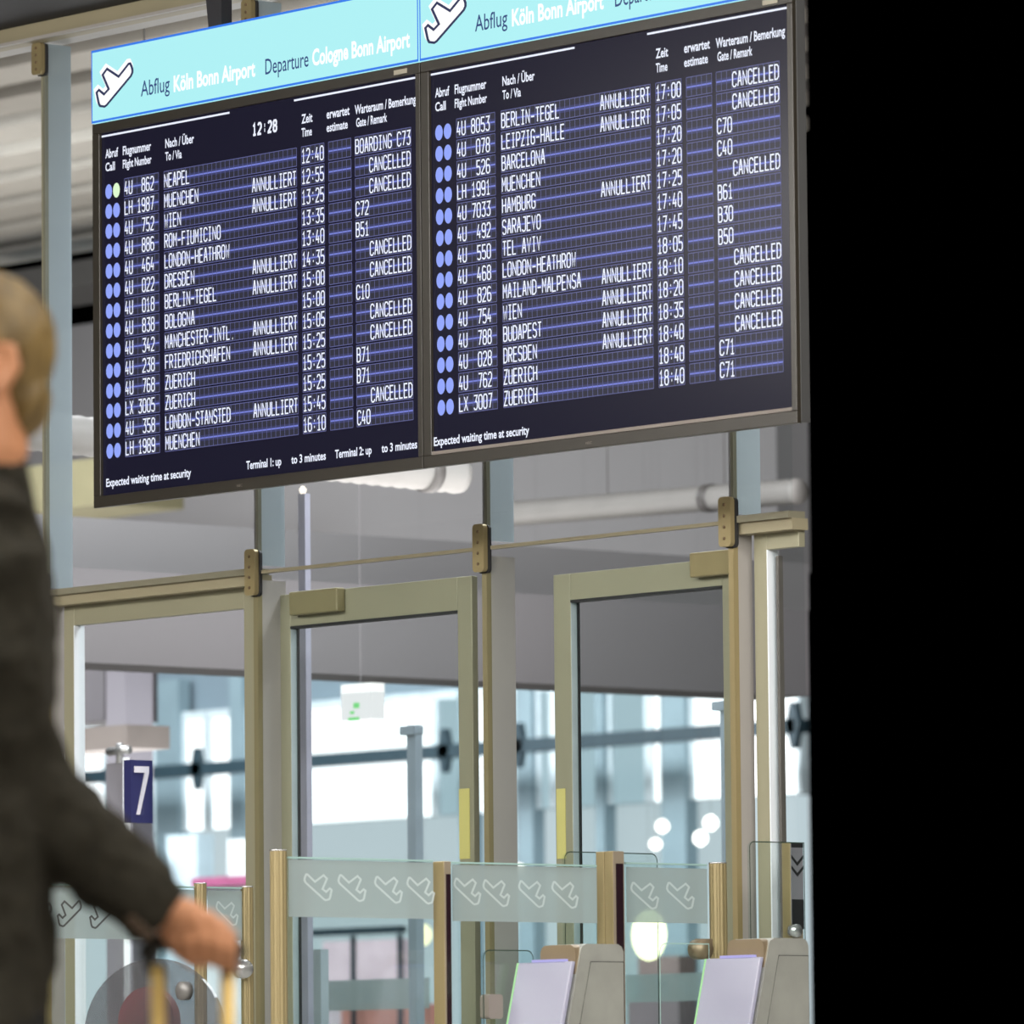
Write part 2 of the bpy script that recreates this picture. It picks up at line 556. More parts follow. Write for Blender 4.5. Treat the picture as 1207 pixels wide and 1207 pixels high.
def leaf(name, x0, x1, ytop, yin, tf, stile, depth, label, closer=None, gask=True, xcut=None, warm_refl=None, pull=False, head=None):
    """a framed glass door leaf; measured outer and inner corners set its size"""
    a = P(*x0, tf)
    b_ = P(*x1, tf)
    s0, s1, zt = a.x, b_.x, a.z
    zi = P(*yin, tf).z
    t = thing(name, ((s0 + s1) / 2, tf, 0), label, 'door', kind='structure')
    fr = MB()
    fr.box(s0, s0 + stile, tf, tf + depth, 0.02, zt)
    fr.build('stile', OLIVE, t, bevel=0.002)
    if xcut is None:
        fr = MB()
        fr.box(s1 - stile, s1, tf, tf + depth, 0.02, zt)
        fr.build('stile', OLIVE, t, bevel=0.002)
    bx('top_rail', s0 + stile, s1 - (stile if xcut is None else 0), tf, tf + depth, zi, zt, OLIVE, t, bevel=0.002)
    bx('bottom_rail', s0 + stile, s1 - (stile if xcut is None else 0), tf, tf + depth, 0.02, 0.12, OLIVE, t)
    si0 = s0 + stile
    si1 = s1 - (stile if xcut is None else 0)
    if gask:
        g = MB()
        g.box(si0 - .001, si0 + .004, tf + depth, tf + depth + .008, .12, zi)
        g.box(si0, si1, tf - .001, tf + depth + .004, zi - .006, zi + .001)
        g.build('gasket', GASK, t)
        bx('lit_inner_side', si0 - .0005, si0 + .001, tf + .001, tf + depth, .12, zi - .006, mat('pale blue lit stile side', srgb(168, 180, 184), rough=.45), t)  # lit side of the stile, painted pale blue instead of olive
    else:
        g = MB()
        g.box(si0, si0 + .004, tf - .001, tf + depth + .012, .12, zi)
        g.build('lit_side_strip', LIT, t)  # the stile's lit side face, its brightness put into a pale colour
    bx('pane', si0, si1, tf + depth * .5, tf + depth * .5 + .006, .12, zi, CLEAR, t)
    if closer:
        c0, c1 = P(*closer[0], tf - .03), P(*closer[1], tf - .03)
        cl = bx('door_closer', c0.x, c1.x, tf - .03, tf, c1.z, c0.z, closer[2], t, bevel=.004)
    if warm_refl:
        c0, c1 = P(*warm_refl[0], tf - .001), P(*warm_refl[1], tf - .001)
        bx('reflection_patch', c0.x, c1.x, tf - .0015, tf, c1.z, c0.z, mat('warm reflection yellow', srgb(190, 182, 112), rough=.5, var=.03), t)  # warm reflection on the stile, painted as a yellow patch
    return t


leaf('door_1', (75, 709), (300, 687), None, (92, 737), 0.045, 0.047, 0.022, 'left olive framed glass door behind the sign with the number 7', gask=False)
leaf('door_2', (326, 702), (556, 683), None, (350, 738), 0.075, 0.058, 0.02, 'second olive framed glass door with a closer box at its top left',
     closer=((340, 698), (397, 720), mat('olive closer', srgb(132, 124, 92), rough=.45, metal=.2, var=.05)), warm_refl=((541, 930), (554, 1012)))
leaf('door_3', (652, 678), (872, 656), None, (680, 707), 0.075, 0.066, 0.02, 'third olive framed glass door with a brass plate at its top right',
     closer=((812, 652), (862, 676), BRASS), warm_refl=((656, 930), (667, 1012)))
d4 = leaf('door_4', (888, 615), (941, 608), None, (905, 648), 0.045, 0.047, 0.022, 'right olive framed glass door cut off beside the right end post', gask=False, xcut=True)
q = MB()
a0 = P(911, 655, .05)
q.box(a0.x, a0.x + .009, .06, .075, .5, a0.z - .0)
q.build('lock_strip', mat('dark seal', srgb(88, 84, 80), rough=.5), d4)
# fixed glass beside the doors in bays two and three
for i in (1, 2):
    o = bx('window_%d' % (5 + i), POSTS[i] + .011, POSTS[i + 1] - .006, .004, .010, 0.02, Z_TR - .0045, CLEAR)
    tag(o, 'fixed clear glass pane in front of the %s door' % ['', 'second', 'third'][i], 'glass pane', kind='structure')

# ================================================================== HALL BEHIND THE GLASS
GREYC = mat('hall ceiling grey', srgb(122, 120, 121), rough=.8, var=.05, scale=.6)
GREYD = mat('hall bulkhead grey', srgb(108, 105, 107), rough=.8, var=.05, scale=.6)
SLAT = mat('ceiling slat', srgb(172, 166, 156), rough=.6, var=.05)
COLM = mat('concrete column', srgb(122, 120, 128), rough=.7, var=.05, scale=1.5)
BLUEC = mat('blue grey column', srgb(128, 150, 160), rough=.6, var=.05, emit=None)
SPAN = mat('blue grey spandrel', srgb(120, 138, 150), rough=.5, var=.05, scale=.6)
TEAL = mat('dark teal rail', srgb(40, 60, 70), rough=.5, var=.05)
SKYW = emis('overcast daylight', (0.95, 0.985, 1.0), 2.3)
SKYP = emis('pale daylight', srgb(182, 210, 220), 0.9)
SKYL = emis('low daylight', srgb(206, 222, 228), 0.92)


def far(name, x0, y0, x1, y1, tt, depth, m, parent=None, ym=None):
    """a box standing at distance tt behind the wall, its extents read at the middle of its edges"""
    xm, ymid = (x0 + x1) / 2, (y0 + y1) / 2
    sa, sb = P(x0, ymid, tt).x, P(x1, ymid, tt + (depth if x1 >= 953 else 0)).x
    za, zb = P(xm, y0, tt).z, P(xm, y1, tt).z
    return bx(name, sa, sb, tt, tt + depth, zb, za, m, parent)


TF = 14.0
Zt, Zb, Zr = P(430, 832, TF).z, P(430, 966, TF).z, P(430, 899, TF).z
Zlow = 0.0
X = lambda px, tt=TF: P(px, 900, tt).x
SE = X(953, TF + .2)
# facade: daylight panes, columns, spandrel, parapet
wn = 20
bays = [(60, 124, 'w'), (124, 176, 'p'), (176, 187, 'w'), (187, 215, 'c'), (215, 243, 'w'), (245, 275, 'w'), (275, 291, 'c'), (291, 512, 'w'), (512, 545, 'p'), (545, 560, 'c'),
        (560, 575, 'w'), (575, 602, 'p'), (602, 613, 'w'), (613, 632, 'c'), (632, 652, 'p'), (652, 706, 'p'), (706, 716, 'c'), (716, 764, 'p'), (764, 783, 'w'), (783, 812, 'c'), (812, 953, 'w')]
ordw = iter(['first from the left, behind the man', 'second from the left', 'third, a narrow one beside the 7 sign', 'fourth, right of the 7 sign', 'fifth, right of the 7 sign', 'widest, behind the second door',
             'pale, behind the stile of the second door', 'narrow, beside the middle post', 'pale, right of the middle post', 'narrow bright one right of the middle post', 'pale, left of the third door',
             'pale, left half of the third door', 'pale, middle of the third door', 'narrow bright one inside the third door', 'rightmost, behind the right post'])
ordc = iter(['right of the 7 sign', 'beside the second wall post', 'behind the stile of the second door', 'right of the middle post', 'thin, inside the third door', 'wide, inside the third door'])
k = 8
for (x0, x1, kd) in bays:
    a, b_ = X(x0), X(x1, TF + (.06 if x1 >= 953 else 0))
    if kd == 'c':
        o = bx('facade_column', a, b_, TF - .03, TF + .06, 0, Zt + .25, BLUEC)
        tag(o, 'blurred blue-grey facade column, ' + next(ordc), 'column', 'columns of the far facade', kind='structure')
    else:
        t = thing('window_%d' % k, ((a + b_) / 2, TF, Zb), 'blurred daylight facade window, ' + next(ordw), 'window', 'windows of the far facade', kind='structure')
        k += 1
        bx('pane', a + .01, b_ - .01, TF + .02, TF + .04, Zb, Zt, SKYW if kd == 'w' else SKYP, t)
        f = MB()
        f.box(a, a + .03, TF, TF + .06, Zb, Zt)
        f.box(b_ - .03, b_, TF, TF + .06, Zb, Zt)
        f.box(a, b_, TF, TF + .06, Zt, Zt + .05)
        f.build('frame', mat('pale facade frame', srgb(200, 215, 222), rough=.5), t)
tag(bx('wall_back', X(40), SE, TF + .1, TF + .2, Zt + .05, Zt + 2.2, SPAN), 'blue-grey spandrel above the far facade windows', 'wall', kind='structure')
o = bx('wall_parapet', X(40), SE, TF + .1, TF + .2, 0.0, Zb, SKYL)
tag(o, 'pale backlit lower glazing under the far facade windows', 'wall', kind='structure')
t = thing('trim_20', (X(400), TF - .5, Zr), 'dark teal rail with spider fittings across the far windows', 'rail', kind='structure')
bx('rail', X(60, TF - .5), X(953, TF - .4), TF - .5, TF - .4, Zr - .045, Zr + .03, TEAL, t)
for px in (230, 522, 609, 934):
    b = MB()
    xx = X(px, TF - .5)
    b.prism([(xx - .05, Zr), (xx - .022, Zr + .12), (xx + .022, Zr + .12), (xx + .05, Zr), (xx + .015, Zr - .13), (xx - .015, Zr - .13)], 'y', TF - .50, TF - .46)
    b.build('spider_fitting', TEAL, t)
SP = mat('pale counter', srgb(205, 214, 218), rough=.6)
for (x0, y0, x1, y1, tt, m, nm, lb) in (
        (196, 985, 232, 1100, 12, mat('pale blue counter', srgb(178, 198, 208), rough=.6), 'counter', 'blurred pale check-in counter right of the 7 sign'),
        (268, 990, 300, 1100, 12, SP, 'counter', 'blurred pale check-in counter beside the second wall post'),
        (225, 1035, 300, 1046, 11, mat('magenta stripe', srgb(176, 96, 138), rough=.6), 'edged_counter', 'blurred pale counter with a magenta edge above the low left glass panel'),
        (380, 1110, 470, 1150, 11, mat('pink shop front', srgb(206, 190, 200), rough=.7), 'shop_counter', 'blurred pink shop counter seen under the frosted band'),
        (402, 1186, 500, 1215, 10.6, mat('coral crate', srgb(214, 150, 140), rough=.7), 'shop_shelf', 'blurred coral shelf low behind the second door'),
        (356, 1096, 470, 1104, 10.5, TEAL, 'handrail', 'blurred dark teal handrail under the frosted band'),
        (350, 1120, 378, 1215, 1.5, mat('grey bin panel', srgb(150, 160, 166), rough=.5), 'panel_stand', 'grey upright panel low inside the second door'),
        (752, 1128, 800, 1145, 11.6, mat('brown kiosk', srgb(140, 120, 118), rough=.7), 'kiosk', 'blurred brown kiosk below the yellow lamp'),
        (740, 1180, 800, 1215, 11.1, mat('plum kiosk', srgb(150, 130, 136), rough=.7), 'kiosk', 'blurred plum kiosk low between the readers')):
    c0, c1 = P(x0, y0, tt), P(x1, y0, tt)
    if nm == 'handrail':
        o = thing(nm, ((c0.x + c1.x) / 2, tt, 0), lb, nm)
        bx('bar', c0.x, c1.x, tt, tt + .05, P(x0, y1, tt).z, c0.z, m, o)
        for q in (.02, .5, .98):
            qx = c0.x + (c1.x - c0.x) * q
            bx('leg', qx - .01, qx + .01, tt + .01, tt + .03, 0, c0.z - .04, m, o)
        continue
    if nm == 'edged_counter':
        o = thing(nm, ((c0.x + c1.x) / 2, tt, 0), lb, 'counter')
        ze = P(x0, y1, tt).z
        bx('edge', c0.x, c1.x, tt, tt + .14, ze, c0.z, m, o)
        bx('body', c0.x + .02, c1.x - .02, tt + .03, tt + .12, 0, ze, SP, o)
        continue
    o = bx(nm, c0.x, c1.x, tt, tt + (.03 if tt < 3 else .12), 0, c0.z, m)
    tag(o, lb, nm.replace('_', ' '))

# bulkhead, ceiling and beams
SB = -3.0


def side(name, x0, y0, x1, y1, s, m, depth=.3):
    """a bulkhead running away from the wall, its visible face in the plane X = s"""
    a, b_ = Ps(x0, (y0 + y1) / 2, s), Ps(x1, (y0 + y1) / 2, s)
    xm = (x0 + x1) / 2
    return bx(name, s - depth, s, a.y, b_.y, Ps(xm, y1, s).z, Ps(xm, y0, s).z, m)


tag(side('trim_21', -60, 690, 953, 797, SB, GREYD), 'grey bulkhead above the far windows in the hall behind the glass', 'bulkhead', kind='structure')
tag(side('trim_22', -60, 632, 953, 690, SB - .6, GREYC), 'lighter grey upper bulkhead of the hall behind the glass', 'bulkhead', kind='structure')
tag(far('wall_far', -80, 330, 953, 720, 9.5, .2, GREYC), 'plain grey upper wall of the hall behind the glass', 'wall', kind='structure')
zc = P(50, 300, 9.4).z
b = MB()
for i in range(15):
    y = 9.2 - i * .52
    b.box(-14, P(953, 200, y + .3).x, y, y + .30, zc, zc + .06)
o = b.build('ceiling_slats', SLAT)
tag(o, 'pale slatted ceiling of the hall behind the glass', 'ceiling', kind='structure')
b = MB()
b.prism([(-16, 9.4), (-16, .4), (P(953, 200, .4).x, .4), (P(953, 200, 9.4).x, 9.4)], 'z', zc + .12, zc + .2)
tag(b.build('ceiling_hall', mat('ceiling void', srgb(96, 92, 88), rough=.8)), 'dark void above the slatted ceiling', 'ceiling', kind='structure')
tag(far('trim_23', -80, 296, 400, 326, 8.8, .5, mat('dark beam', srgb(70, 68, 66), rough=.7)), 'dark beam under the end of the slatted ceiling', 'beam', kind='structure')
tag(far('trim_24', -80, 552, 118, 606, 8.0, .5, mat('painted olive reflection', srgb(128, 122, 94), rough=.7)), 'added olive box imitating a yellowish reflection left of the board', 'bulkhead', kind='structure')  # yellowish reflection put into the colour of an added box
ZROD = zc + .12
# air ducts: ribbed tubes running away from the wall
def duct(a, c, r, label, flange):
    t = thing('air_duct', a, label, 'air duct', 'ribbed ceiling ducts')
    pts, rad = [], []
    n = 70
    for i in range(n + 1):
        pts.append(a.lerp(c, i / n))
        rad.append(r * (1.0 if i % 2 else .92))
    d = MB()
    d.tube(pts, rad, 20)
    d.build('tube', mat('galvanised duct', srgb(140, 137, 134), rough=.6, metal=.1, var=.05), t)
    dd = (c - a).normalized()
    m = a.lerp(c, flange)
    d = MB()
    d.tube([m - dd * .02, m + dd * .02], r * 1.08, 20)
    d.build('flange', mat('dark flange', srgb(84, 80, 78), rough=.5), t)
    for q in (.35, .75):
        m = a.lerp(c, q)
        bx('hanger_rod', m.x - .0015, m.x + .0015, m.y - .0015, m.y + .0015, m.z + r * .9, ZROD, MATS['dark flange'], t)


duct(Ps(-40, 500, -1.2), Ps(543, 560, -1.2), .062, 'pale ribbed air duct passing behind the lower edge of the board', .93)
duct(P(600, 606, 6), P(943, 579, 6), .05, 'slim ribbed air duct behind the right wall post clamp', .7)

# structural column and sign pillar in module one
o = bx('hall_column', P(125, 800, 5).x, P(147, 800, 5).x, 5, 5.14, 0, P(150, 640, 5).z, COLM)
tag(o, 'lilac grey concrete column rising above the 7 sign', 'column', kind='structure')
t = thing('sign_pillar', P(136, 1000, 1.8), 'grey pillar with a lit white edge carrying the blue sign', 'pillar')
t.location.z = 0
ORIG[t.name] = Vector(t.location)
a, b_ = P(125, 900, 1.8), P(147, 900, 1.8)
bx('post', a.x, b_.x, 1.8, 1.83, 0, a.z, mat('lilac pillar', srgb(178, 174, 184), rough=.6), t)
bx('light_strip', P(148, 900, 1.8).x, P(152.5, 900, 1.8).x, 1.79, 1.8, 0.2, P(150, 893, 1.8).z, emis('white tube', (1, 1, 1), 1.3), t)
bk = MB()
bk.tube([P(128, 886, 1.8), P(152, 884, 1.8)], .014, 12)
bk.tube([P(141, 876, 1.8), P(141, 900, 1.8)], .012, 12)
bk.build('bracket', CHROME, t)
t = thing('number_sign', Ps(166, 972, .35), 'dark blue sign with a pale number 7 on the grey pillar', 'sign')
sa, sb = Ps(154, 933, .35), Ps(180, 933, .35)
z0, z1 = Ps(167, 970, .35).z, Ps(167, 896, .35).z
bx('board', .32, .35, sa.y, sb.y, z0, z1, mat('sign blue', srgb(38, 40, 90), rough=.5, var=.03), t)
g = MB()
wY = sb.y - sa.y
hz = z1 - z0
num = [(.16, .90), (.80, .90), (.80, .80), (.38, .13), (.25, .13), (.62, .80), (.16, .80)]
g.prism([(sa.y + u * wY, z0 + v * hz) for u, v in num], 'x', .35, .354)
g.build('number', mat('sign white', srgb(216, 212, 222), rough=.5, var=.02), t)
tag(bx('trim_25', P(60, 870, 4).x, P(150, 870, 4).x, 4, 4.2, P(100, 885, 4).z, P(100, 858, 4).z, mat('taupe bulkhead', srgb(108, 101, 97), rough=.7)), 'taupe bulkhead left of the 7 sign', 'bulkhead', kind='structure')
tag(far('trim_26', 60, 785, 123, 852, 7.0, .3, mat('dark recess', srgb(96, 92, 96), rough=.7)), 'dark grey recess left of the concrete column', 'recess', kind='structure')

# exit sign, poles, lamps
t = thing('exit_sign', P(419, 850, 3.0), 'blurred white exit sign with green pictograms inside the second door', 'exit sign')
a, b_ = P(402, 850, 3.0), P(437, 815, 3.0)
bx('housing', a.x, b_.x, 3.0, 3.06, a.z + .0, b_.z, emis('exit white', (1, 1, 1), .95), t)
bx('bracket', a.x, b_.x, 3.0, 3.06, b_.z, b_.z + .03, mat('pale bracket', srgb(178, 180, 178), rough=.6), t)
g = MB()
for (x0, y0, x1, y1) in ((417, 828, 423, 835), (411, 845, 423, 850), (413, 838, 417, 842)):
    p0, p1 = P(x0, y1, 2.998), P(x1, y0, 2.998)
    g.box(p0.x, p1.x, 2.996, 3.0, p0.z, p1.z)
bx('rod', (a.x + b_.x) / 2 - .001, (a.x + b_.x) / 2 + .001, 3.02, 3.022, b_.z + .03, ZROD, MATS['hall bulkhead grey'], t)
g.build('pictogram', emis('exit green', srgb(120, 230, 130), 1.0), t)


def camera_pole(x0, x1, ytop, hx0, hy, tt, label):
    t = thing('sensor_pole', P((x0 + x1) / 2, 1000, tt), label, 'pole', 'grey poles with a bracket head')
    t.location.z = 0
    ORIG[t.name] = Vector(t.location)
    a, b_ = P(x0, 950, tt), P(x1, 950, tt)
    gm = mat('blue grey pole', srgb(128, 140, 148), rough=.5)
    bx('pole', a.x, b_.x, tt, tt + .03, 0, P(x0, ytop, tt).z, gm, t)
    h0, h1 = P(hx0, hy, tt), P(x1, ytop, tt)
    hd = MB()
    hd.prism(rrect(h0.x, h1.x, h0.z, h1.z, .006), 'y', tt - .004, tt + .032)
    hd.build('bracket_head', gm, t)


camera_pole(480, 490, 855, 472, 867, 2.5, 'grey pole with bracket head inside the second door')
camera_pole(850, 858, 826, 840, 838, 2.5, 'grey pole with bracket head inside the third door')
t = thing('lamp_pole', P(355, 700, 1.0), 'pale pole with a small warm lamp behind the second bay', 'lamp pole')
t.location.z = 0
ORIG[t.name] = Vector(t.location)
a, b_ = P(352, 700, 1.0), P(360, 700, 1.0)
bx('pole', a.x, b_.x, 1.0, 1.02, 0, P(356, 582, 1.0).z, mat('pale lilac pole', srgb(150, 150, 164), rough=.5), t)
l = MB()
pp = P(357, 577, 1.0)
l.tube([pp + Vector((0, 0, -.012)), pp, pp + Vector((0, 0, .010))], [.008, .012, .005], 12)
l.build('lamp_head', emis('warm lamp', (1, .9, .78), 1.4), t)
for (x, y, r, st, lb) in ((781, 974, .034, 3.0, 'left upper of four glowing spotlights inside the third door'), (773, 995, .03, 3.0, 'left lower of four glowing spotlights inside the third door'),
                          (838, 970, .038, 3.5, 'right upper of four glowing spotlights beside the third door pole'), (826, 988, .038, 3.5, 'right lower of four glowing spotlights beside the third door pole'),
                          (690, 733, .034, 5.0, 'glowing ceiling spotlight at the top left inside the third door'), (765, 1102, .115, 4.0, 'wide yellow glowing lamp under the frosted band at right'),
                          (500, 1102, .05, 2.0, 'yellow glowing lamp behind the brass gate post'), (632, 678, .012, 1.6, 'tiny pale ceiling spotlight right of the middle post'),
                          (612, 1023, .022, 2.2, 'small pale spotlight behind the second frosted panel')):
    pp = P(x, y, 9.0 if y > 700 else 7.0)
    l = MB()
    warm = (1, .95, .9) if x not in (765, 500) else (1, .93, .55)
    l.tube([pp + Vector((0, .02, 0)), pp + Vector((0, .0, 0)), pp + Vector((0, -.02, 0))], [r * .7, r, r * .8], 16)
    o = thing('spotlight', pp, lb, 'lamp', 'blurred lamps in the hall')
    l.build('bulb', emis('spot %g %g' % (st, warm[2]), warm, st), o)
    bx('rod', pp.x - .0005, pp.x + .0005, pp.y - .0005, pp.y + .0005, pp.z + r * .8, ZROD, MATS['hall bulkhead grey'], o)

# ================================================================== DEPARTURE BOARDS
TB = -0.5
ZB, ZS = 2.323, 3.345
ROWS_L = [('4U  862', 'NEAPEL', '', '12:40', 'BOARDING C73'), ('LH 1987', 'MUENCHEN', 'ANNULLIERT', '12:55', '   CANCELLED'), ('4U  752', 'WIEN', 'ANNULLIERT', '13:25', '   CANCELLED'),
          ('4U  886', 'ROM-FIUMICINO', '', '13:35', 'C72'), ('4U  464', 'LONDON-HEATHROW', '', '13:40', 'B51'), ('4U  022', 'DRESDEN', 'ANNULLIERT', '14:35', '   CANCELLED'),
          ('4U  018', 'BERLIN-TEGEL', 'ANNULLIERT', '15:00', '   CANCELLED'), ('4U  838', 'BOLOGNA', '', '15:00', 'C10'), ('4U  342', 'MANCHESTER-INTL.', 'ANNULLIERT', '15:05', '   CANCELLED'),
          ('4U  238', 'FRIEDRICHSHAFEN', 'ANNULLIERT', '15:25', '   CANCELLED'), ('4U  768', 'ZUERICH', '', '15:25', 'B71'), ('LX 3005', 'ZUERICH', '', '15:25', 'B71'),
          ('4U  358', 'LONDON-STANSTED', 'ANNULLIERT', '15:45', '   CANCELLED'), ('LH 1989', 'MUENCHEN', '', '16:10', 'C40')]
ROWS_R = [('4U 8053', 'BERLIN-TEGEL', 'ANNULLIERT', '17:00', '   CANCELLED'), ('4U  078', 'LEIPZIG-HALLE', 'ANNULLIERT', '17:05', '   CANCELLED'), ('4U  526', 'BARCELONA', '', '17:20', 'C70'),
          ('LH 1991', 'MUENCHEN', '', '17:20', 'C40'), ('4U 7033', 'HAMBURG', 'ANNULLIERT', '17:25', '   CANCELLED'), ('4U  492', 'SARAJEVO', '', '17:40', 'B61'),
          ('4U  550', 'TEL AVIV', '', '17:45', 'B30'), ('4U  468', 'LONDON-HEATHROW', '', '18:05', 'B50'), ('4U  826', 'MAILAND-MALPENSA', 'ANNULLIERT', '18:10', '   CANCELLED'),
          ('4U  754', 'WIEN', 'ANNULLIERT', '18:20', '   CANCELLED'), ('4U  788', 'BUDAPEST', 'ANNULLIERT', '18:35', '   CANCELLED'), ('4U  028', 'DRESDEN', 'ANNULLIERT', '18:40', '   CANCELLED'),
          ('4U  762', 'ZUERICH', '', '18:40', 'C71'), ('LX 3007', 'ZUERICH', '', '18:40', 'C71')]
PIT = 0.0183


def board(o0, o1, rows, label, clock, left):
    t = thing('departure_board', ((o0 + o1) / 2, TB + .02, ZB), label, 'departure board', 'departure boards')
    W = o1 - o0
    yS = TB
    # housing and bezel
    bx('housing', o0 + .002, o1 - .002, TB + .004, TB + .036, ZB + .004, ZS + .19, HOUSE, t, bevel=.003)
    fr = MB()
    yb0, yb1 = TB - .010, TB + .004
    zi0, zi1 = ZB + .030, ZS - .030
    i0, i1 = o0 + .030, o1 - .018
    fr.box(o0, o1, yb0, yb1, ZB, zi0)
    fr.box(o0, o1, yb0, yb1, zi1 + .003, ZS)
    fr.box(o0, i0, yb0, yb1, zi0, zi1 + .003)
    fr.box(i1, o1, yb0, yb1, zi0, zi1 + .003)
    bz = fr.build('bezel', BEZEL, t, bevel=.0015)
    if not left:
        st = MB()
        st.box(i0, i1, yb0 + .001, yb1, zi0 + .0005, zi0 + .009)
        st.build('bezel_lip', mat('pale bezel lip', srgb(112, 104, 98), rough=.5), bz)
    tg = MB()
    tg.box(o1 - .098, o1 - .048, yb0 - .002, yb0, ZS - .021, ZS - .009)
    tg.build('label_plate', mat('pale label', srgb(150, 144, 128), rough=.5), bz)
    lg = MB()
    string(lg, 'NEC', o0 + W * .45, o0 + W * .45 + .022, ZB + .010, .006, yb0 - .0006, 0, .01)
    lg.build('maker_mark', mat('grey mark', srgb(112, 106, 98), rough=.5), bz)
    sc = MB()
    sc.box(i0, i1, yS - .001, yS + .003, zi0, zi1 + .003)
    scr = sc.build('screen', SCREEN, t)
    y0 = yS - .0016
    # headings and rules
    hb = MB()
    hb.quad(o0 + .0305, o0 + .572, 3.3075, 3.3125, y0)
    hb.quad(o0 + .836, o1 - .022, 3.3075, 3.3125, y0)
    for (tx, a, b2, z, h) in (('Abruf', .0464, .101, 3.2505, .0225), ('Call', .0462, .087, 3.2155, .0215), ('Flugnummer', .1214, .242, 3.2505, .0225), ('Flight Number', .1212, .2437, 3.2155, .0215),
                              ('Nach / Über', .3027, .4235, 3.249, .0225), ('To / Via', .3024, .3715, 3.2150, .0215), ('Zeit', .8660, .910, 3.247, .0225), ('Time', .8658, .907, 3.2125, .0215),
                              ('erwartet', .9667, 1.058, 3.2475, .0225), ('estimate', .9663, 1.0503, 3.2135, .0215), ('Warteraum / Bemerkung', 1.0786, 1.3190, 3.2455, .0225), ('Gate / Remark', 1.0838, 1.2056, 3.2125, .0215)):
        string(hb, tx, o0 + a, o0 + b2, z, h, y0, 0, .022)
    hb.build('column_headings', T_WHITE, scr)
    if clock:
        cb = MB()
        mono(cb, clock, o0 + .664, .0209, 3.237, .034, y0, 0, .0062)
        cb.build('clock', T_WHITE, scr)
    e0 = .0438 if left else .0305
    foot = [('Expected waiting time at security', e0, e0 + .360)]
    if left:
        foot += [('Terminal 1: up', .6325, .775), ('to 3 minutes', .8155, .9539), ('Terminal 2: up', .9907, 1.135), ('to 3 minutes', 1.1740, 1.3124)]
    for (tx, a, b2) in foot:
        fb = MB()
        string(fb, tx, o0 + a, o0 + b2, 2.3768, .0205, y0, 0, .022)
        fb.build('waiting_time_line', T_WHITE, scr, normals=False)
    for i, (fl, to, ann, ti, rm) in enumerate(rows):
        zt = 3.1868 - .0531 * i
        zb = zt - .0470
        rb = MB()
        for (c0, nc) in ((.1268, 8), (.2958, 30), (.8640, 5), (.9730, 5), (1.0782, 12)):
            a, b2 = o0 + c0, o0 + c0 + nc * PIT
            if c0 == .9730: b2 = a + 5 * .0179
            pt = (b2 - a) / nc
            rb.quad(a, b2, zb, zt, yS - .0012, 1)
            rb.quad(a, b2, zt - .0315, zt - .0165, yS - .0013, 2)
            zm = zt - .0240
            rb.quad(a, b2, zm - .0020, zm + .0020, yS - .0014, 3)
            for zz in (zb, zt):
                rb.quad(a, b2, zz - .0009, zz + .0009, yS - .0014, 4)
            for q in range(nc + 1):
                xx = a + q * pt
                rb.quad(xx - .0008, xx + .0008, zb, zt, yS - .00145, 4)
        zl = zt - .0440
        hc = .0385
        yt = yS - .0018
        for (tx, c0) in ((fl, .1268), (to, .2958), (' ' * 20 + ann, .2958), (ti, .8640), (rm, 1.0782)):
            # behind the letters the flap is plain
            mono(rb, tx, o0 + c0, PIT, zl, hc, yt, 0)
        for q in (0, 1):
            cx, cz = o0 + .0600 + .0330 * q, 3.1602 - .0531 * i
            n = 20
            rb.add([(cx + .0146 * math.cos(2 * math.pi * j / n), y0, cz + .0196 * math.sin(2 * math.pi * j / n)) for j in range(n)], [tuple(range(n))], 6 if (left and i == 0 and q == 1) else 5)
        rb.build('flight_row', [T_WHITE, T_FILL, T_GLOW, T_LINE, T_VERT, T_DOT, T_DOTG], scr, normals=False)
    # header light box with emblem
    zh0, zh1 = ZS + .002, 3.542
    hd = MB()
    hd.box(o0 + .001, o1 - .001, TB - .012, TB + .030, zh0, zh1)
    hx = hd.build('header_panel', HEAD, t)
    rm_ = MB()
    yy = TB - .0125
    rm_.quad(o0 + .001, o1 - .001, zh0, zh0 + .006, yy)
    rm_.quad(o0 + .001, o1 - .001, zh1 - .006, zh1, yy)
    rm_.quad(o0 + .001, o0 + .005, zh0, zh1, yy)
    rm_.quad(o1 - .005, o1 - .001, zh0, zh1, yy)
    rm_.build('header_edge_glow', HEADB, hx, normals=False)  # blue edge glow of the lit panel, drawn as emissive strips
    for (s_, a, b2, z, mi, bd) in (('Abflug', .2144, .3368, 3.3945, 0, .004), ('Köln Bonn Airport', .3538, .693, 3.3905, 1, .03), ('Departure', .7343, .9095, 3.3885, 0, .004), ('Cologne Bonn Airport', .9246, 1.3106, 3.3885, 1, .03)):
        tx = MB()
        string(tx, s_, o0 + a, o0 + b2, z, .0400, yy - .0006, 0, bd)
        tx.build('header_lettering', HWHITE if mi else emis('header blue ink', srgb(34, 62, 122), 1.0), hx, normals=False)
    em = MB()
    eu0, eu1, ez0, ez1 = o0 + .0255, o0 + .180, 3.386, 3.4875
    pl = lambda dy: (lambda u_, v: (eu0 + u_ * (eu1 - eu0), yy - dy, ez0 + v * (ez1 - ez0)))
    f1 = pl(.0008)
    # white halo offset towards the upper left, white body, navy outline
    up_ = [(p[0] - .035, p[1] + .085) for p in EP]
    em.add([f1(*p) for p in up_], [tuple(range(len(EP)))], 1)
    stroke(em, up_, .10, f1, 1)
    em.add([pl(.0012)(*p) for p in EP], [tuple(range(len(EP)))], 1)
    stroke(em, EP, .060, pl(.0016), 0)
    em.build('emblem', [NAVY, HWHITE], hx, normals=False)
    return t


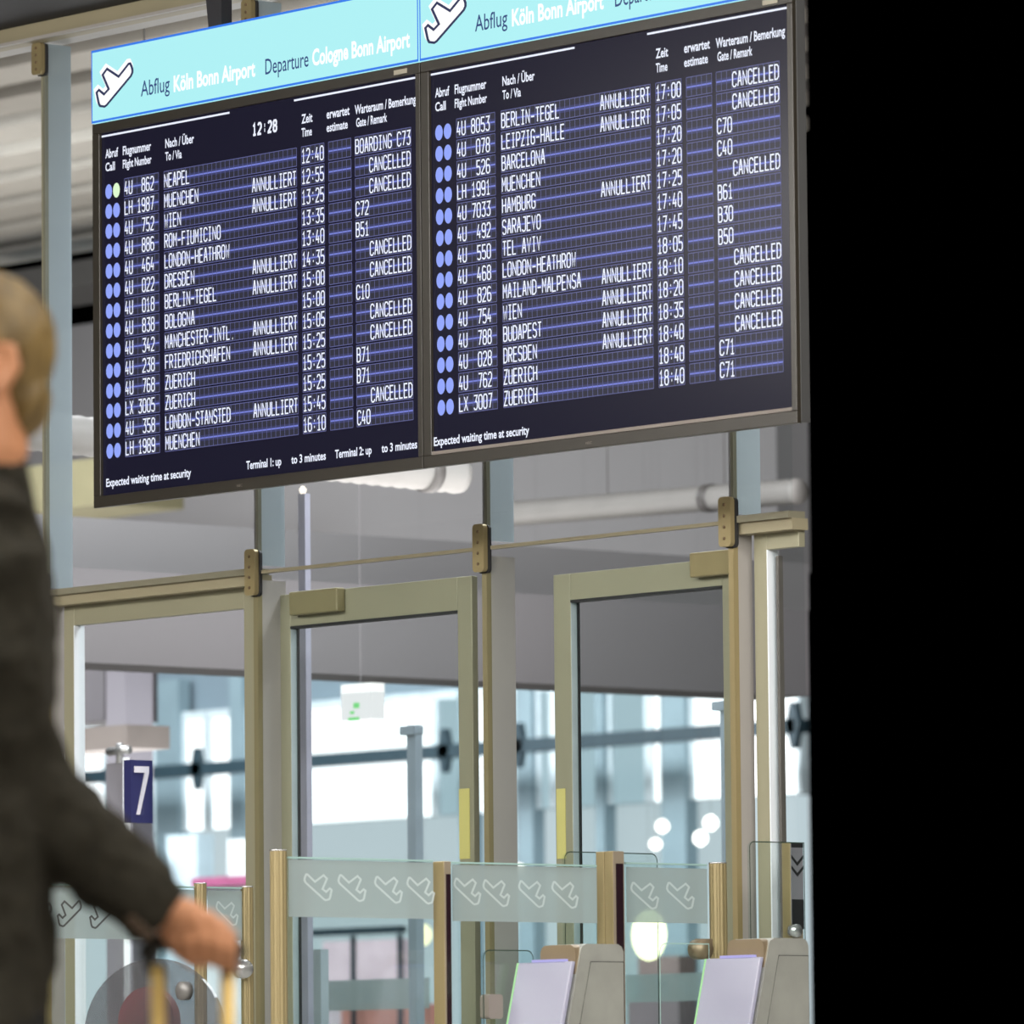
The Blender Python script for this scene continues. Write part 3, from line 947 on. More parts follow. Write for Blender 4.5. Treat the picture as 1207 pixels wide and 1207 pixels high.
bl = board(.890, 2.2335, ROWS_L, 'left departure board with the 12:28 clock and flights from 12:40 to 16:10', '12:28', True)
br = board(2.2365, 3.588, ROWS_R, 'right departure board without a clock, flights from 17:00 to 18:40', None, False)
h = MB()
hp = [P(246, -40, TB + .02), P(268, -40, TB + .02), P(268, 34, TB + .02), P(253, 36, TB + .02)]
h.prism([(p.x, min(max(p.z, 3.53), 3.776)) for p in hp], 'y', TB, TB + .035)
o = h.build('board_hanger', mat('black hanger', srgb(30, 29, 34), rough=.5))
tag(o, 'dark tapered steel hanger holding the left board from the ceiling', 'hanger')
o = bx('board_hanger', 3.0, 3.04, TB, TB + .035, 3.53, 3.776, MATS['black hanger'])
tag(o, 'dark steel hanger holding the right board from the ceiling', 'hanger')

# ================================================================== GATES
def fluted(px, w_, ytop, s, label, m, z0=0.0):
    c = Ps(px, ytop, s)
    sc_ = FPX / (c - CAM).dot(FW)
    r = w_ / 2 / sc_
    t = thing('gate_post', (c.x, c.y, 0), label, 'gate post', 'brass gate posts')
    poly = []
    n = 48
    for i in range(n):
        a = 2 * math.pi * i / n
        k_ = r * (1.0 if (i // 2) % 2 else .93)
        poly.append((c.x + k_ * math.cos(a), c.y + k_ * math.sin(a)))
    b = MB()
    b.prism(poly, 'z', z0, c.z, 0, False)
    b.build('shaft', m, t)
    b = MB()
    b.tube([(c.x, c.y, c.z), (c.x, c.y, c.z + .003)], r * 1.02, 24)
    b.build('cap', CHROME, t)
    b = MB()
    b.box(c.x - .004, c.x + .004, c.y + r * .92, c.y + r * 1.08, z0, c.z)
    b.build('glazing_strip', LIT, t)
    return c, r


def boxpost(xa, xb, xc, ytop, s1, label, inset=True, split=False, sign=False, m=None):
    """square gate post: its left face spans xa..xb, its right face xb..xc"""
    p1 = Ps(xb, ytop, s1)
    p2 = Ps(xc, ytop, s1)
    p0 = P(xa, ytop, p1.y)
    t = thing('gate_post', ((p0.x + s1) / 2, (p1.y + p2.y) / 2, 0), label, 'gate post', 'brass gate posts')
    m = m or BRASS
    if split:
        xm = (p0.x + s1) / 2
        bx('shaft', p0.x, xm - .001, p1.y, p2.y, 0, p1.z, m, t, bevel=.002)
        bx('shaft', xm + .001, s1, p1.y, p2.y, 0, p1.z, m, t, bevel=.002)
    else:
        bx('shaft', p0.x, s1, p1.y, p2.y, 0, p1.z, m, t, bevel=.002)
    sd = mat('post side steel', srgb(150, 138, 120), rough=.4, metal=.3, var=.05)
    bx('side_plate', s1, s1 + .002, p1.y + .001, p2.y - .001, 0, p1.z - .001, sd, t)
    if inset:
        L = p2.y - p1.y
        g = bx('sensor_strip', s1 + .001, s1 + .004, p1.y + L * .22, p2.y - L * .15, .3, p1.z - .030, mat('dark red sensor glass', srgb(38, 24, 30), rough=.2, var=.02), t)
    if sign:
        L = p2.y - p1.y
        sg = bx('pictogram_panel', s1 + .002, s1 + .004, p1.y, p2.y, p1.z - .21, p1.z, mat('panel grey', srgb(120, 118, 124), rough=.4), t)
        bx('dark_band', s1 + .004, s1 + .0048, p1.y, p2.y, p1.z - .012, p1.z, DARK, sg)
        bx('dark_band', s1 + .004, s1 + .0048, p1.y, p2.y, p1.z - .21, p1.z - .138, DARK, sg)
        for zz in (p1.z - .048, p1.z - .074):
            bb = MB()
            ym = (p1.y + p2.y) / 2
            bb.prism([(p1.y, zz + .010), (p1.y, zz + .018), (ym, zz), (p2.y, zz + .018), (p2.y, zz + .010), (ym, zz - .009)], 'x', s1 + .004, s1 + .0048)
            bb.build('chevron', DARK, sg)
        kb = MB()
        kc = Ps(937, 1097, s1 + .01)
        kb.tube([(s1, kc.y, kc.z), (s1 + .02, kc.y, kc.z)], .016, 18)
        kb.build('knob', CHROME, t)
    return p0, p1, p2


SG = 3.0


def frosted(name, xa, xb, ytop, band, s, label, logos, lw, lh, flip, lm, group='frosted gate panels'):
    """glass panel parallel to the walking lane with a frosted band of etched emblems"""
    a, b_ = Ps(xa, ytop[0], s), Ps(xb, ytop[1], s)
    zt = (a.z + b_.z) / 2
    t = thing('glass_barrier', (s, (a.y + b_.y) / 2, 0), label, 'glass panel', group)
    bx('glass', s - .004, s + .004, a.y, b_.y, .1, zt - .004, CLEARG, t)
    bx('top_edge', s - .0045, s + .0045, a.y, b_.y, zt - .004, zt, EDGE, t)
    xm = (xa + xb) / 2
    zf0, zf1 = Ps(xm, band[1], s).z, Ps(xm, band[0], s).z
    fb = bx('frosted_band', s + .0042, s + .0050, a.y + .001, b_.y - .001, zf0, zf1, FROST, t)
    for cx, cy in logos:
        c = Ps(cx, cy, s)
        sc_ = FPX / (c - CAM).dot(FW)
        wY, hZ = lw / .755 / sc_, lh / sc_
        e = MB()
        put = lambda u_, v: (s + .0062, c.y + ((1 - u_ if flip else u_) - .5) * wY, c.z + (v - .5) * hZ)
        stroke(e, EP, .075, put)
        e.build('etched_emblem', lm, fb, normals=False)
    return t


ETCH = glass('etched line', tint=(.95, 1, 1), refl=.08, body=srgb(244, 250, 250), fac=.6)
ETCHD = mat('dark etched line', srgb(70, 70, 70), rough=.5)

# line beside the readers
cA, rA = fluted(328, 20, 1003, SG, 'fluted brass gate post at the left end of the long frosted panels', BRASS)
boxpost(510, 523, 531, 1015, SG + .02, 'square brass gate post with a dark sensor strip between two frosted panels')
boxpost(702, 722, 735, 1003, SG + .03, 'double brass gate post with a dark sensor strip behind the left ticket reader', split=True)
fluted(846, 21, 1018, SG, 'fluted brass gate post behind the right ticket reader', BRASS)
boxpost(921, 931, 945, 993, SG + .08, 'brass gate post with a chevron panel at the right edge', inset=False, sign=True)
frosted('glass_barrier', 338, 509, (1009, 1014.5), (1015, 1082), SG, 'frosted glass panel between the fluted post and the square brass post', [(373, 1046), (413, 1047), (456, 1049), (494, 1050)], 31, 30, True, ETCH)
frosted('glass_barrier', 531, 702, (1015.5, 1020), (1021, 1087), SG, 'frosted glass panel between the square post and the double brass post', [(549, 1051), (583, 1053), (625, 1054), (664, 1055)], 30, 30, True, ETCH)
frosted('glass_barrier', 736, 832, (1016, 1019), (1023, 1088), SG, 'frosted glass panel right of the double brass post', [(758, 1056), (800, 1056)], 32, 30, True, ETCH)

# left lane
SL = 1.5
cL, rL = fluted(236, 15, 1042, SL, 'slim brass gate post partly behind the hand', BRASS)
cM, rM = fluted(291, 15, 1046, SL, 'slim brass gate post with a round chrome knob right of the hand', BRASS)
frosted('glass_barrier', 243, 284, (1044, 1047), (1050, 1108), SL, 'short frosted glass panel between the two slim brass posts', [(266, 1077)], 24, 27, True, ETCH)
frosted('glass_barrier', 40, 228, (1043, 1043), (1047, 1107), SL, 'frosted glass panel with dark aeroplane outlines below the sleeve', [(45, 1080), (80, 1077), (118, 1079), (160, 1079)], 26, 30, False, ETCHD)
kb = MB()
kc = Ps(288, 1142, SL + .03)
kb.tube([(kc.x - .02, kc.y, kc.z), (kc.x, kc.y, kc.z), (kc.x + .012, kc.y, kc.z)], [.024, .026, .020], 20)
o = kb.build('clamp_knob', CHROME)
tag(o, 'round chrome glass clamp on the slim post right of the hand', 'glass clamp')
# swing paddle of the left lane
t = thing('swing_paddle', P(180, 1218, -1.4), 'round smoky glass swing paddle low behind the suitcase handle', 'gate paddle')
cc = P(180, 1218, -1.4)
sc_ = FPX / (cc - CAM).dot(FW)
rw_, rz_ = 87 / .657 / sc_, 88 / sc_
pd = MB()
pd.prism([(cc.x + rw_ * math.cos(2 * math.pi * i / 40), cc.z + rz_ * math.sin(2 * math.pi * i / 40)) for i in range(40)], 'y', -1.4, -1.392)
pd.build('smoked_disc', glass('smoked glass', tint=(.68, .68, .69), refl=.05, body=srgb(130, 130, 132), fac=.28), t)
hb_ = MB()
kc = P(221, 1168, -1.40)
hb_.tube([kc, kc + Vector((0, -.02, 0))], .022, 20)
hb_.build('hub', mat('grey hub', srgb(120, 118, 116), rough=.4, metal=.3), t)
pr = MB()
kc = P(172, 1205, -1.3)
pr.prism([(kc.x + .11 * math.cos(2 * math.pi * i / 30), kc.z + .085 * math.sin(2 * math.pi * i / 30)) for i in range(30)], 'y', -1.3, -1.28)
o = pr.build('stop_disc', mat('dull red disc', srgb(150, 60, 66), rough=.5, var=.05))
tag(o, 'dull red disc showing through the smoky glass paddle', 'disc')


def wing(xa, xb, ytop, ybot, s, label, rpx, corners, edge_m, clamp=None):
    a, b_ = Ps(xa, ytop, s), Ps(xb, ytop, s)
    zb = Ps(xa, ybot, s).z
    sc_ = FPX / (a - CAM).dot(FW)
    r = rpx / sc_
    t = thing('glass_wing', (s, (a.y + b_.y) / 2, zb), label, 'glass wing', 'clear glass gate wings')
    out = rrect(a.y, b_.y, zb, a.z, r, 6, corners)
    g = MB()
    g.prism(out, 'x', s - .004, s + .004)
    g.build('pane', CLEARG, t)
    e = MB()
    ring = [(p[0], p[1]) for p in out]
    stroke(e, ring, .0026, lambda u_, v: (s + .0046, u_, v))
    e.build('edge', edge_m, t, normals=False)
    if clamp:
        c0, c1 = Ps(clamp[0], clamp[1], s), Ps(clamp[2], clamp[3], s)
        cb = MB()
        cb.prism(rrect(c0.y, c1.y, c1.z, c0.z, .008), 'x', s - .012, s + .018)
        cb.build('clamp', mat('grey clamp', srgb(132, 124, 116), rough=.4, metal=.3), t, bevel=.003)
    return t


wing(664, 773, 1004, 1300, SG - .08, 'tall clear glass wing with rounded corners behind the double brass post', 9, (0, 0, 1, 1), EDGED)
wing(568, 627, 1120, 1300, SG + .12, 'low clear glass wing with a grey clamp left of the left ticket reader', 10, (0, 0, 1, 1), EDGED, clamp=(570, 1172, 587, 1201))
wing(776, 834, 1112, 1300, SG + .12, 'low clear glass wing left of the right ticket reader', 10, (0, 0, 0, 1), EDGE)
wing(882, 946, 992, 1300, SG + .12, 'clear glass wing with rounded corner at the right edge in front of the chevron panel', 7, (0, 0, 0, 1), EDGED)
def farband(x0, x1, y0, y1, tt, label, xs):
    a, c = P(x0, y1, tt), P(x1, y0, tt)
    t = thing('glass_barrier', ((a.x + c.x) / 2, tt, 0), label, 'glass panel', 'far frosted panels')
    bx('glass', a.x, c.x, tt, tt + .006, .1, c.z, CLEARG, t)
    fb = bx('frosted_band', a.x, c.x, tt - .001, tt, a.z, c.z, FROST, t)
    hh = (c.z - a.z) * .5
    for px in xs:
        m = P(px, (y0 + y1) / 2, tt)
        e = MB()
        stroke(e, EP, .09, lambda u_, v: (m.x + (.5 - u_) * hh * 1.1, tt - .002, m.z + (v - .5) * hh))
        e.build('etched_emblem', mat('grey etched line', srgb(140, 152, 154), rough=.6), fb, normals=False)


farband(382, 506, 1152, 1192, 3.0, 'far frosted panel with small aeroplane outlines, low behind the second door', (402, 430, 458, 486))
farband(738, 832, 1146, 1182, 3.4, 'far frosted panel with small aeroplane outlines, low between the ticket readers', (755, 782, 808))
# disc clamp on the right fluted post
kc = Ps(829, 1119, SG + .05)
kb = MB()
kb.tube([(kc.x - .03, kc.y, kc.z), (kc.x + .01, kc.y, kc.z)], .024, 20)
kb.box(kc.x - .03, kc.x - .015, kc.y, kc.y + .045, kc.z + .004, kc.z + .026)
o = kb.build('disc_clamp', STEELB)
tag(o, 'bronze disc clamp beside the right fluted post', 'glass clamp')


def reader(sf, xr, xcap0, xcap1, ytop, xl, label, ycap):
    """ticket reader: steel pedestal with a rounded bronze cap and a sloping lit glass plate"""
    p = Ps(xr, ytop, sf)                     # top far corner of the visible side
    q0 = Ps(xcap1, ytop, sf)                 # top near corner
    t = thing('ticket_reader', (sf - .07, (p.y + q0.y) / 2, 0), label, 'ticket reader', 'steel ticket readers')
    w_ = q0.y - P(xcap0, ytop, q0.y).y
    s0 = P(xcap0, ytop, q0.y).x              # left side of the cap
    zt = p.z
    zs = zt - .045                            # where the slope starts
    H = zs - .55
    sl = .245                                 # slope of the front, metres along Y per metre of height
    yF = q0.y
    prof = [(p.y, 0), (p.y, zt - .018), (p.y - .006, zt - .006), (p.y - .018, zt), (yF + .02, zt), (yF + .006, zt - .006), (yF, zt - .018), (yF - .006, zs), (yF - .006 - sl * H, .55), (yF - .006 - sl * H, 0)]
    b = MB()
    b.prism(prof, 'x', s0, sf)
    body = b.build('body', STEEL, t, bevel=.006)
    iy = yF + .030
    b = MB()
    ip = [(p.y - .004, .3), (p.y - .004, zt - .042), (iy, zt - .042), (iy - sl * (zt - .042 - .3), .3)]
    b.prism(ip, 'x', sf, sf + .0035)
    b.build('side_panel', mat('steel side panel', srgb(152, 153, 146), rough=.42, metal=.3, var=.12, scale=9), body, bevel=.001)
    g = MB()
    stroke(g, ip, .003, lambda u_, v: (sf + .0026, u_, v))
    g.build('panel_gap', DARK, body, normals=False)
    c = MB()
    c.prism(rrect(s0 + .004, sf - .004, zt - .085, zt - .002, .02, 6, (0, 0, 1, 1)), 'y', yF - .012, yF + .01)
    c.build('cap_front', STEELB, t, bevel=.002)
    # lit plate lying on the slope
    za, zb = Ps(xcap1, ycap, sf).z, .62
    sL = P(xl, ycap, yF - .03).x
    off = -.018
    f = lambda z: yF - .006 - sl * (zs - z)
    pl_ = MB()
    pl_.add([(sL, f(za) + off, za), (sf - .004, f(za) + off, za), (sf - .004, f(zb) + off, zb), (sL, f(zb) + off, zb),
             (sL, f(za) + off + .012, za), (sf - .004, f(za) + off + .012, za), (sf - .004, f(zb) + off + .012, zb), (sL, f(zb) + off + .012, zb)],
            [(0, 1, 2, 3), (7, 6, 5, 4), (0, 4, 5, 1), (1, 5, 6, 2), (2, 6, 7, 3), (3, 7, 4, 0)])
    plate = pl_.build('lit_plate', PLATE, t, bevel=.003)
    g = MB()
    g.add([(sL - .0035, f(za) + off - .001, za), (sL, f(za) + off - .001, za), (sL, f(zb) + off - .001, zb), (sL - .0035, f(zb) + off - .001, zb),
           (sL - .0035, f(za) + off + .012, za), (sL, f(za) + off + .012, za), (sL, f(zb) + off + .012, zb), (sL - .0035, f(zb) + off + .012, zb)],
          [(0, 1, 2, 3), (7, 6, 5, 4), (0, 4, 5, 1), (1, 5, 6, 2), (2, 6, 7, 3), (3, 7, 4, 0)])
    g.build('green_edge_light', emis('green edge light', srgb(180, 240, 170), .9), plate)
    g = MB()
    g.box(sL + .05, sf - .03, f(za) - .020, f(za) - .004, za, za + .006)
    g.build('ticket_slot', emis('violet slot', srgb(190, 185, 245), .85), plate)
    return t


PLATE = mat('milky lit plate', srgb(140, 140, 150), rough=.35, var=.03, scale=3, emit=srgb(165, 165, 215), estr=.18)
reader(SG + .34, 735, 640, 684, 1113, 608, 'steel ticket reader with a milky lit plate, left of the two', 1133)
reader(SG + .40, 953, 860, 906, 1106, 830, 'steel ticket reader with a milky lit plate, right one at the picture edge', 1128)

# ================================================================== SUITCASE AND PERSON
DP = 8.73
RH = Vector((RW.x, RW.y, 0)).normalized()
FH = Vector((FW.x, FW.y, 0)).normalized()


def L3(px, py, dep=0.0):          # a point at the man's distance, dep metres further away
    return CAM + ray(px, py) * (DP + dep)


# suitcase with telescopic handle
g0, g1 = L3(186, 1150), L3(268, 1150)
base = (g0 + g1) / 2
base.z = 0
t = thing('suitcase', base, 'dark trolley suitcase whose telescopic handle the man holds', 'suitcase')
hm = mat('handle tube champagne', srgb(196, 166, 98), rough=.35, metal=.3, var=.04)
for p in (g0, g1):
    m = MB()
    m.tube([Vector((p.x, p.y, .55)), Vector((p.x, p.y, p.z + .015))], .0095, 14)
    m.build('handle_tube', hm, t)
gp = MB()
zc_ = L3(228, 1125).z
a, b_ = g0 - RH * .012, g1 + RH * .012
gp.tube([Vector((a.x, a.y, zc_ - .035)), Vector((a.x, a.y, zc_ - .008)), a.lerp(b_, .08) * 1.0, a.lerp(b_, .5), a.lerp(b_, .92), Vector((b_.x, b_.y, zc_ + .0)), Vector((b_.x, b_.y, zc_ - .035))], .013, 12)
for i in range(len(gp.v)):
    pass
gp = MB()
def at(v, z): return Vector((v.x, v.y, z))
gp.tube([at(a, zc_ - .03), at(a, zc_ + .004), at(a.lerp(b_, .06), zc_ + .016), at(a.lerp(b_, .5), zc_ + .018), at(a.lerp(b_, .94), zc_ + .016), at(b_, zc_ + .004), at(b_, zc_ - .03)], .0135, 14)
gp.build('grip', mat('black grip', srgb(34, 32, 26), rough=.55), t)
sb = MB()
for q in range(9):
    pass
cx = base
hw, hd_ = .105, .17
def loc(u_, v, z): return base + RH * u_ + FH * v + Vector((0, 0, z))
vv = [loc(sx * hw, sy * hd_, z) for z in (.07, .55) for sx, sy in ((-1, -1), (1, -1), (1, 1), (-1, 1))]
sb.add(vv, [(0, 3, 2, 1), (4, 5, 6, 7), (0, 1, 5, 4), (1, 2, 6, 5), (2, 3, 7, 6), (3, 0, 4, 7)])
sb.build('case', mat('dark suitcase shell', srgb(40, 42, 48), rough=.5, var=.08), t, bevel=.025)
for sx in (-1, 1):
    for sy in (-1, 1):
        wv = MB()
        c = loc(sx * .08, sy * .13, .034)
        wv.tube([c - RH * .012, c + RH * .012], .034, 18)
        wv.build('wheel', DARK, t)

# the man walks to the left and pulls the suitcase behind him with his left hand
YAW_T, YAW_H = math.radians(250), math.radians(245)
hips = L3(-50, 1150)
o2 = Vector((hips.x, hips.y, 0))
man = None
SKIN = mat('skin', srgb(188, 130, 92), rough=.55, var=.08, scale=12)
HAIR = mat('dark blond hair', srgb(112, 90, 48), rough=.6, var=.35, scale=60, bump=.4, stretch=(1, 1, .25))
CLOTH = mat('dark olive wool', srgb(40, 37, 29), rough=.9, var=.22, scale=45, bump=.5, spec=.2)
TROU = mat('black trousers', srgb(30, 29, 28), rough=.9, var=.15, scale=40, spec=.2)


def fr(yaw):
    return (RH * math.sin(yaw) + FH * math.cos(yaw), RH * math.cos(yaw) - FH * math.sin(yaw))


def ellipsoid(b, c, ax, n=24, m=16, fn=None):
    v = []
    for i in range(m + 1):
        th_ = math.pi * i / m
        for j in range(n):
            ph = 2 * math.pi * j / n
            d = Vector((math.sin(th_) * math.cos(ph), math.sin(th_) * math.sin(ph), math.cos(th_)))
            k_ = fn(d) if fn else Vector((1, 1, 1))
            v.append(Vector(c) + ax[0] * d.x * k_.x + ax[1] * d.y * k_.y + ax[2] * d.z * k_.z)
    f = []
    for i in range(m):
        for j in range(n):
            f.append((i * n + j, i * n + (j + 1) % n, (i + 1) * n + (j + 1) % n, (i + 1) * n + j))
    b.add(v, f, 0, True)


FT, RT = fr(YAW_T)
FHd, RHd = fr(YAW_H)
hc_ = L3(-36, 430)                 # head centre
head_top = L3(-30, 322).z
Zv = Vector((0, 0, 1))
body = MB()
# skull, jaw and face
ellipsoid(body, hc_ + FHd * -.008 + Zv * .022, (FHd * .096, RHd * .074, Zv * .094))
ellipsoid(body, hc_ + FHd * .030 + Zv * -.045, (FHd * .058, RHd * .060, Zv * .072))
ellipsoid(body, hc_ + FHd * .056 + Zv * -.094, (FHd * .026, RHd * .030, Zv * .022))       # chin
body.tube([hc_ + FHd * .084 + Zv * .012, hc_ + FHd * .102 + Zv * -.018, hc_ + FHd * .112 + Zv * -.034, hc_ + FHd * .090 + Zv * -.042], [.008, .011, .013, .010], 10)   # nose
body.tube([hc_ + FHd * .078 + RHd * .045 + Zv * .022, hc_ + FHd * .090 + Zv * .020, hc_ + FHd * .078 - RHd * .045 + Zv * .022], [.010, .011, .010], 10)                # brow
for zz, rr in ((-.060, .007), (-.070, .008)):
    body.tube([hc_ + FHd * .078 + RHd * .022 + Zv * zz, hc_ + FHd * .090 + Zv * zz, hc_ + FHd * .078 - RHd * .022 + Zv * zz], [.004, rr, .004], 8)                     # lips
for sg_ in (1, -1):
    ellipsoid(body, hc_ + FHd * .066 + RHd * .042 * sg_ + Zv * -.018, (FHd * .012, RHd * .014, Zv * .012), 14, 10)     # cheek bones
    e = hc_ + RHd * .077 * sg_ + FHd * -.012 + Zv * -.012
    body.tube([e + Zv * .030 + FHd * .006, e + Zv * .026 - FHd * .012 + RHd * .012 * sg_, e - FHd * .016 + RHd * .014 * sg_, e - Zv * .020 - FHd * .006 + RHd * .008 * sg_, e - Zv * .034 + FHd * .006],
              [.006, .008, .0085, .0075, .006], 10)                                                                    # ear rim
    ellipsoid(body, e, (FHd * .014, RHd * .008, Zv * .026), 12, 8)
# neck and hidden trunk
sh = L3(-50, 628)
body.tube([hc_ + Zv * -.04 - FHd * .015, hc_ + Zv * -.10 - FHd * .022, Vector((sh.x, sh.y, sh.z + .03)), Vector((sh.x, sh.y, sh.z - .06))], [.056, .056, .064, .09], 18)
body.tube([Vector((hips.x, hips.y, z)) for z in (.86, 1.0, 1.2, sh.z - .02)], [.088, .092, .094, .085], 18, squash=(FT, 1.5))
# arm and hand (right hand on the grip)
wr = L3(192, 1082, -.02)
el = L3(24, 925, -.07)
shR = L3(-6, 655, -.13)
body.tube([shR, el, wr], [.045, .038, .026], 14)
zbar = zc_ + .018
ks = [L3(219, 1083, -.030), L3(236, 1080, -.033), L3(253, 1085, -.033), L3(268, 1096, -.028)]
body.tube([wr - RH * .02 + Zv * .012, wr.lerp(ks[1], .5), ks[1]], [.026, .026, .019], 14)
for i, k0 in enumerate(ks):
    # the fingers lie side by side along the bar, run down its near side and curl under it
    ln = (.94, 1.0, .97, .82)[i]
    body.tube([wr, wr.lerp(k0, .55), k0], [.022, .0165, .0125], 12)
    f1 = k0 + RH * .003 - Zv * .030 * ln - FH * .004
    f2 = f1 - Zv * .024 * ln + FH * .016
    f3 = f2 - Zv * .004 + FH * .022
    body.tube([k0, f1, f2, f3], [.0112, .0098, .0088, .0072], 12)
th0 = wr.lerp(ks[0], .35) - Zv * .014 - FH * .004
body.tube([th0, th0 + RH * .012 - Zv * .026 + FH * .012, th0 + RH * .030 - Zv * .040 + FH * .030, th0 + RH * .048 - Zv * .040 + FH * .040], [.016, .0135, .0115, .009], 12)
# left arm hanging on the far side
shL = shR + RT * .32
body.tube([shL, shL + Zv * -.29 + FT * .06, shL + Zv * -.53 + FT * .17], [.045, .038, .026], 12)
lw_ = shL + Zv * -.53 + FT * .17
body.tube([lw_, lw_ + Zv * -.05 + FT * .012, lw_ + Zv * -.10 + FT * .02], [.026, .036, .032], 12, squash=(FT, .55))
for i in range(4):
    q0 = lw_ + Zv * -.095 + FT * (.045 - .018 * i)
    body.tube([q0, q0 - Zv * .04 + RT * .008, q0 - Zv * (.072 - .008 * abs(i - 1)) + RT * .02], [.0095, .009, .0075], 8)
body.tube([lw_ - Zv * .03 + FT * .03, lw_ - Zv * .06 + FT * .055, lw_ - Zv * .09 + FT * .06], [.013, .011, .009], 8)
# legs
for sg_ in (1, -1):
    hj = Vector((hips.x, hips.y, .86)) + RT * .085 * sg_
    st = FT * (.05 * sg_)
    body.tube([hj, Vector((hj.x, hj.y, .48)) + st * .7 + FT * .02, Vector((hj.x, hj.y, .09)) + st], [.072, .056, .042], 14)
    an = Vector((hj.x, hj.y, .06)) + st
    body.tube([an - FT * .04, an + FT * .06 - Zv * .02, an + FT * .16 - Zv * .03], [.034, .034, .020], 12)
man = body.build('person', SKIN, None, origin=o2)
rm = man.modifiers.new('remesh', 'REMESH')
rm.mode = 'VOXEL'
rm.voxel_size = .0035
rm.use_smooth_shade = True
smd = man.modifiers.new('smooth', 'SMOOTH')
smd.iterations = 3
smd.factor = .5
tag(man, 'man in a dark olive jacket walking left, pulling a suitcase behind him', 'person')


def eyeball(sg_):
    b = MB()
    c = hc_ + FHd * .080 + RHd * .031 * sg_ + Zv * .004
    ellipsoid(b, c, (FHd * .009, RHd * .011, Zv * .0085), 14, 10)
    e = b.build('eye', mat('eye', srgb(220, 216, 210), rough=.2), man)
    b = MB()
    ellipsoid(b, c + FHd * .0068, (FHd * .0032, RHd * .0055, Zv * .0055), 12, 8)
    b.build('iris', mat('iris', srgb(70, 80, 92), rough=.2), e)
    return e


eyeball(1)
eyeball(-1)
# hair: cap over the skull with a nape and sideburns
hb = MB()


def hairfn(d):
    k_ = 1.0
    if d.x > .55 and d.z < .25: k_ = .86           # forehead is bare
    if d.z < -.25 and d.x > -.25: k_ = .80           # cheeks and ears are bare
    return Vector((k_, k_, k_))


ellipsoid(hb, hc_ + FHd * -.010 + Zv * .026, (FHd * .106, RHd * .083, Zv * .100), 32, 24, hairfn)
ellipsoid(hb, hc_ + FHd * -.062 + Zv * -.040, (FHd * .044, RHd * .062, Zv * .060))
for sg_ in (1, -1):
    hb.tube([hc_ + RHd * .070 * sg_ + FHd * .022 + Zv * .03, hc_ + RHd * .069 * sg_ + FHd * .024 - Zv * .010, hc_ + RHd * .064 * sg_ + FHd * .026 - Zv * .034], [.016, .013, .006], 10)
hr = hb.build('hair', HAIR, man)
r2 = hr.modifiers.new('remesh', 'REMESH')
r2.mode = 'VOXEL'
r2.voxel_size = .006
r2.use_smooth_shade = True
tx = bpy.data.textures.new('strands', 'CLOUDS')
tx.noise_scale = .02
dm = hr.modifiers.new('strands', 'DISPLACE')
dm.texture = tx
dm.strength = .008
dm.mid_level = .5

# jacket
jk = MB()
top = Vector((sh.x, sh.y, sh.z))
hem = .80
jk.tube([Vector((hips.x, hips.y, hem)) + FT * 0, Vector((hips.x, hips.y, .95)), Vector((hips.x, hips.y, 1.15)) - FT * .006, Vector((top.x, top.y, sh.z - .14)) - FT * .01, Vector((top.x, top.y, sh.z - .02)) - FT * .012, Vector((top.x, top.y, sh.z + .045)) - FT * .01],
        [.116, .112, .112, .112, .098, .062], 28, squash=(FT, [1.6, 1.6, 1.65, 1.78, 1.75, 1.05]))
# shoulders
jk.tube([shR + Zv * .02 + RT * .0, top + Zv * .03 - FT * .01, shL + Zv * .02], [.066, .074, .066], 16)
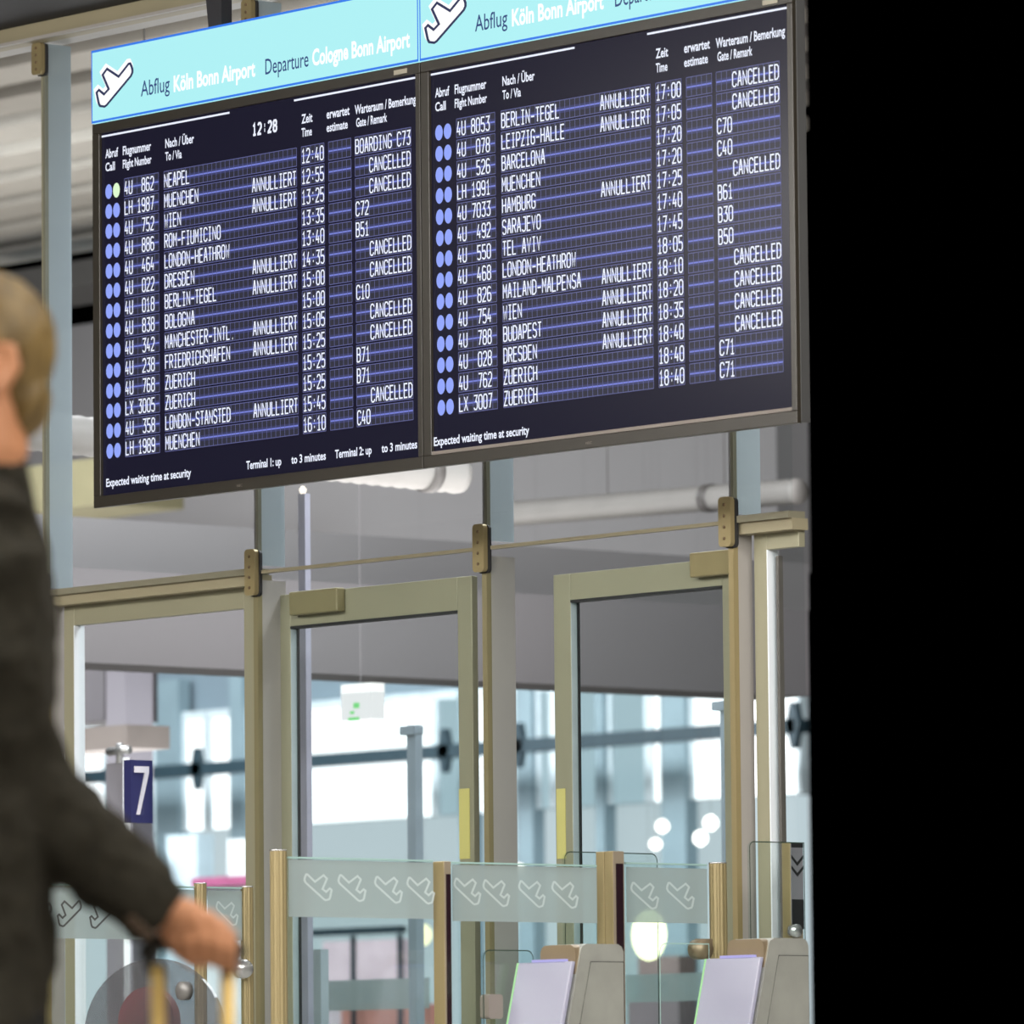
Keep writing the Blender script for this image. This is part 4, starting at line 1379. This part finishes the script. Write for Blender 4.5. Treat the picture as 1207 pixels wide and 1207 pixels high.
# sleeves
m1 = shR.lerp(el, .5)
m2 = el.lerp(wr, .5)
cuff = L3(188, 1080, -.02)
jk.tube([shR + Zv * .015, m1 + RH * -.004, el + Zv * .03, el + RH * .012, el.lerp(wr, .3), m2, el.lerp(wr, .8), cuff], [.066, .060, .058, .060, .062, .060, .056, .052], 20)
jk.tube([shL + Zv * .015, shL - Zv * .29 + FT * .06, lw_ + Zv * .03], [.066, .060, .048], 18)
jo = jk.build('jacket', CLOTH, man)
r3 = jo.modifiers.new('remesh', 'REMESH')
r3.mode = 'VOXEL'
r3.voxel_size = .009
r3.use_smooth_shade = True
s3 = jo.modifiers.new('smooth', 'SMOOTH')
s3.iterations = 6
tx2 = bpy.data.textures.new('folds', 'CLOUDS')
tx2.noise_scale = .075
d3 = jo.modifiers.new('folds', 'DISPLACE')
d3.texture = tx2
d3.strength = .034
d3.mid_level = .5
cl = MB()
cl.tube([top + Zv * .015 - FT * .018, top + Zv * .085 - FT * .018, top + Zv * .108 - FT * .014], [.088, .074, .071], 24)
cl.build('collar', CLOTH, jo)
for q in range(3):
    c = el.lerp(wr, .80 + .05 * q)
    b = MB()
    cN = (UW * -.6 - FH * .7).normalized()
    pb = c + cN * .056
    b.tube([pb, pb + cN * .006], .008, 12)
    b.build('sleeve_button', mat('brown button', srgb(70, 52, 34), rough=.4), jo)
# trousers and shoes
tr = MB()
tr.tube([Vector((hips.x, hips.y, .74)), Vector((hips.x, hips.y, .86)), Vector((hips.x, hips.y, .98))], [.10, .106, .104], 22, squash=(FT, 1.55))
for sg_ in (1, -1):
    hj = Vector((hips.x, hips.y, .84)) + RT * .095 * sg_
    st = FT * (.05 * sg_)
    tr.tube([hj, Vector((hj.x, hj.y, .48)) + st * .7 + FT * .02, Vector((hj.x, hj.y, .07)) + st], [.090, .076, .066], 18)
to = tr.build('trousers', TROU, man)
r4 = to.modifiers.new('remesh', 'REMESH')
r4.mode = 'VOXEL'
r4.voxel_size = .012
r4.use_smooth_shade = True
for sg_ in (1, -1):
    hj = Vector((hips.x, hips.y, .05)) + RT * .095 * sg_ + FT * (.05 * sg_)
    sb_ = MB()
    sb_.tube([hj - FT * .075, hj - FT * .02 + Zv * .015, hj + FT * .09 - Zv * .005, hj + FT * .19 - Zv * .018], [.044, .054, .050, .032], 14)
    so = sb_.build('shoe', mat('black leather', srgb(24, 22, 22), rough=.35), man)
    bs = MB()
    c = hj + FT * .055
    poly = [(c + FT * .15 * math.cos(a_) + RT * .048 * math.sin(a_)) for a_ in [2 * math.pi * i / 20 for i in range(20)]]
    bs.prism([(p.x, p.y) for p in poly], 'z', 0, .018)
    bs.build('sole', DARK, so)
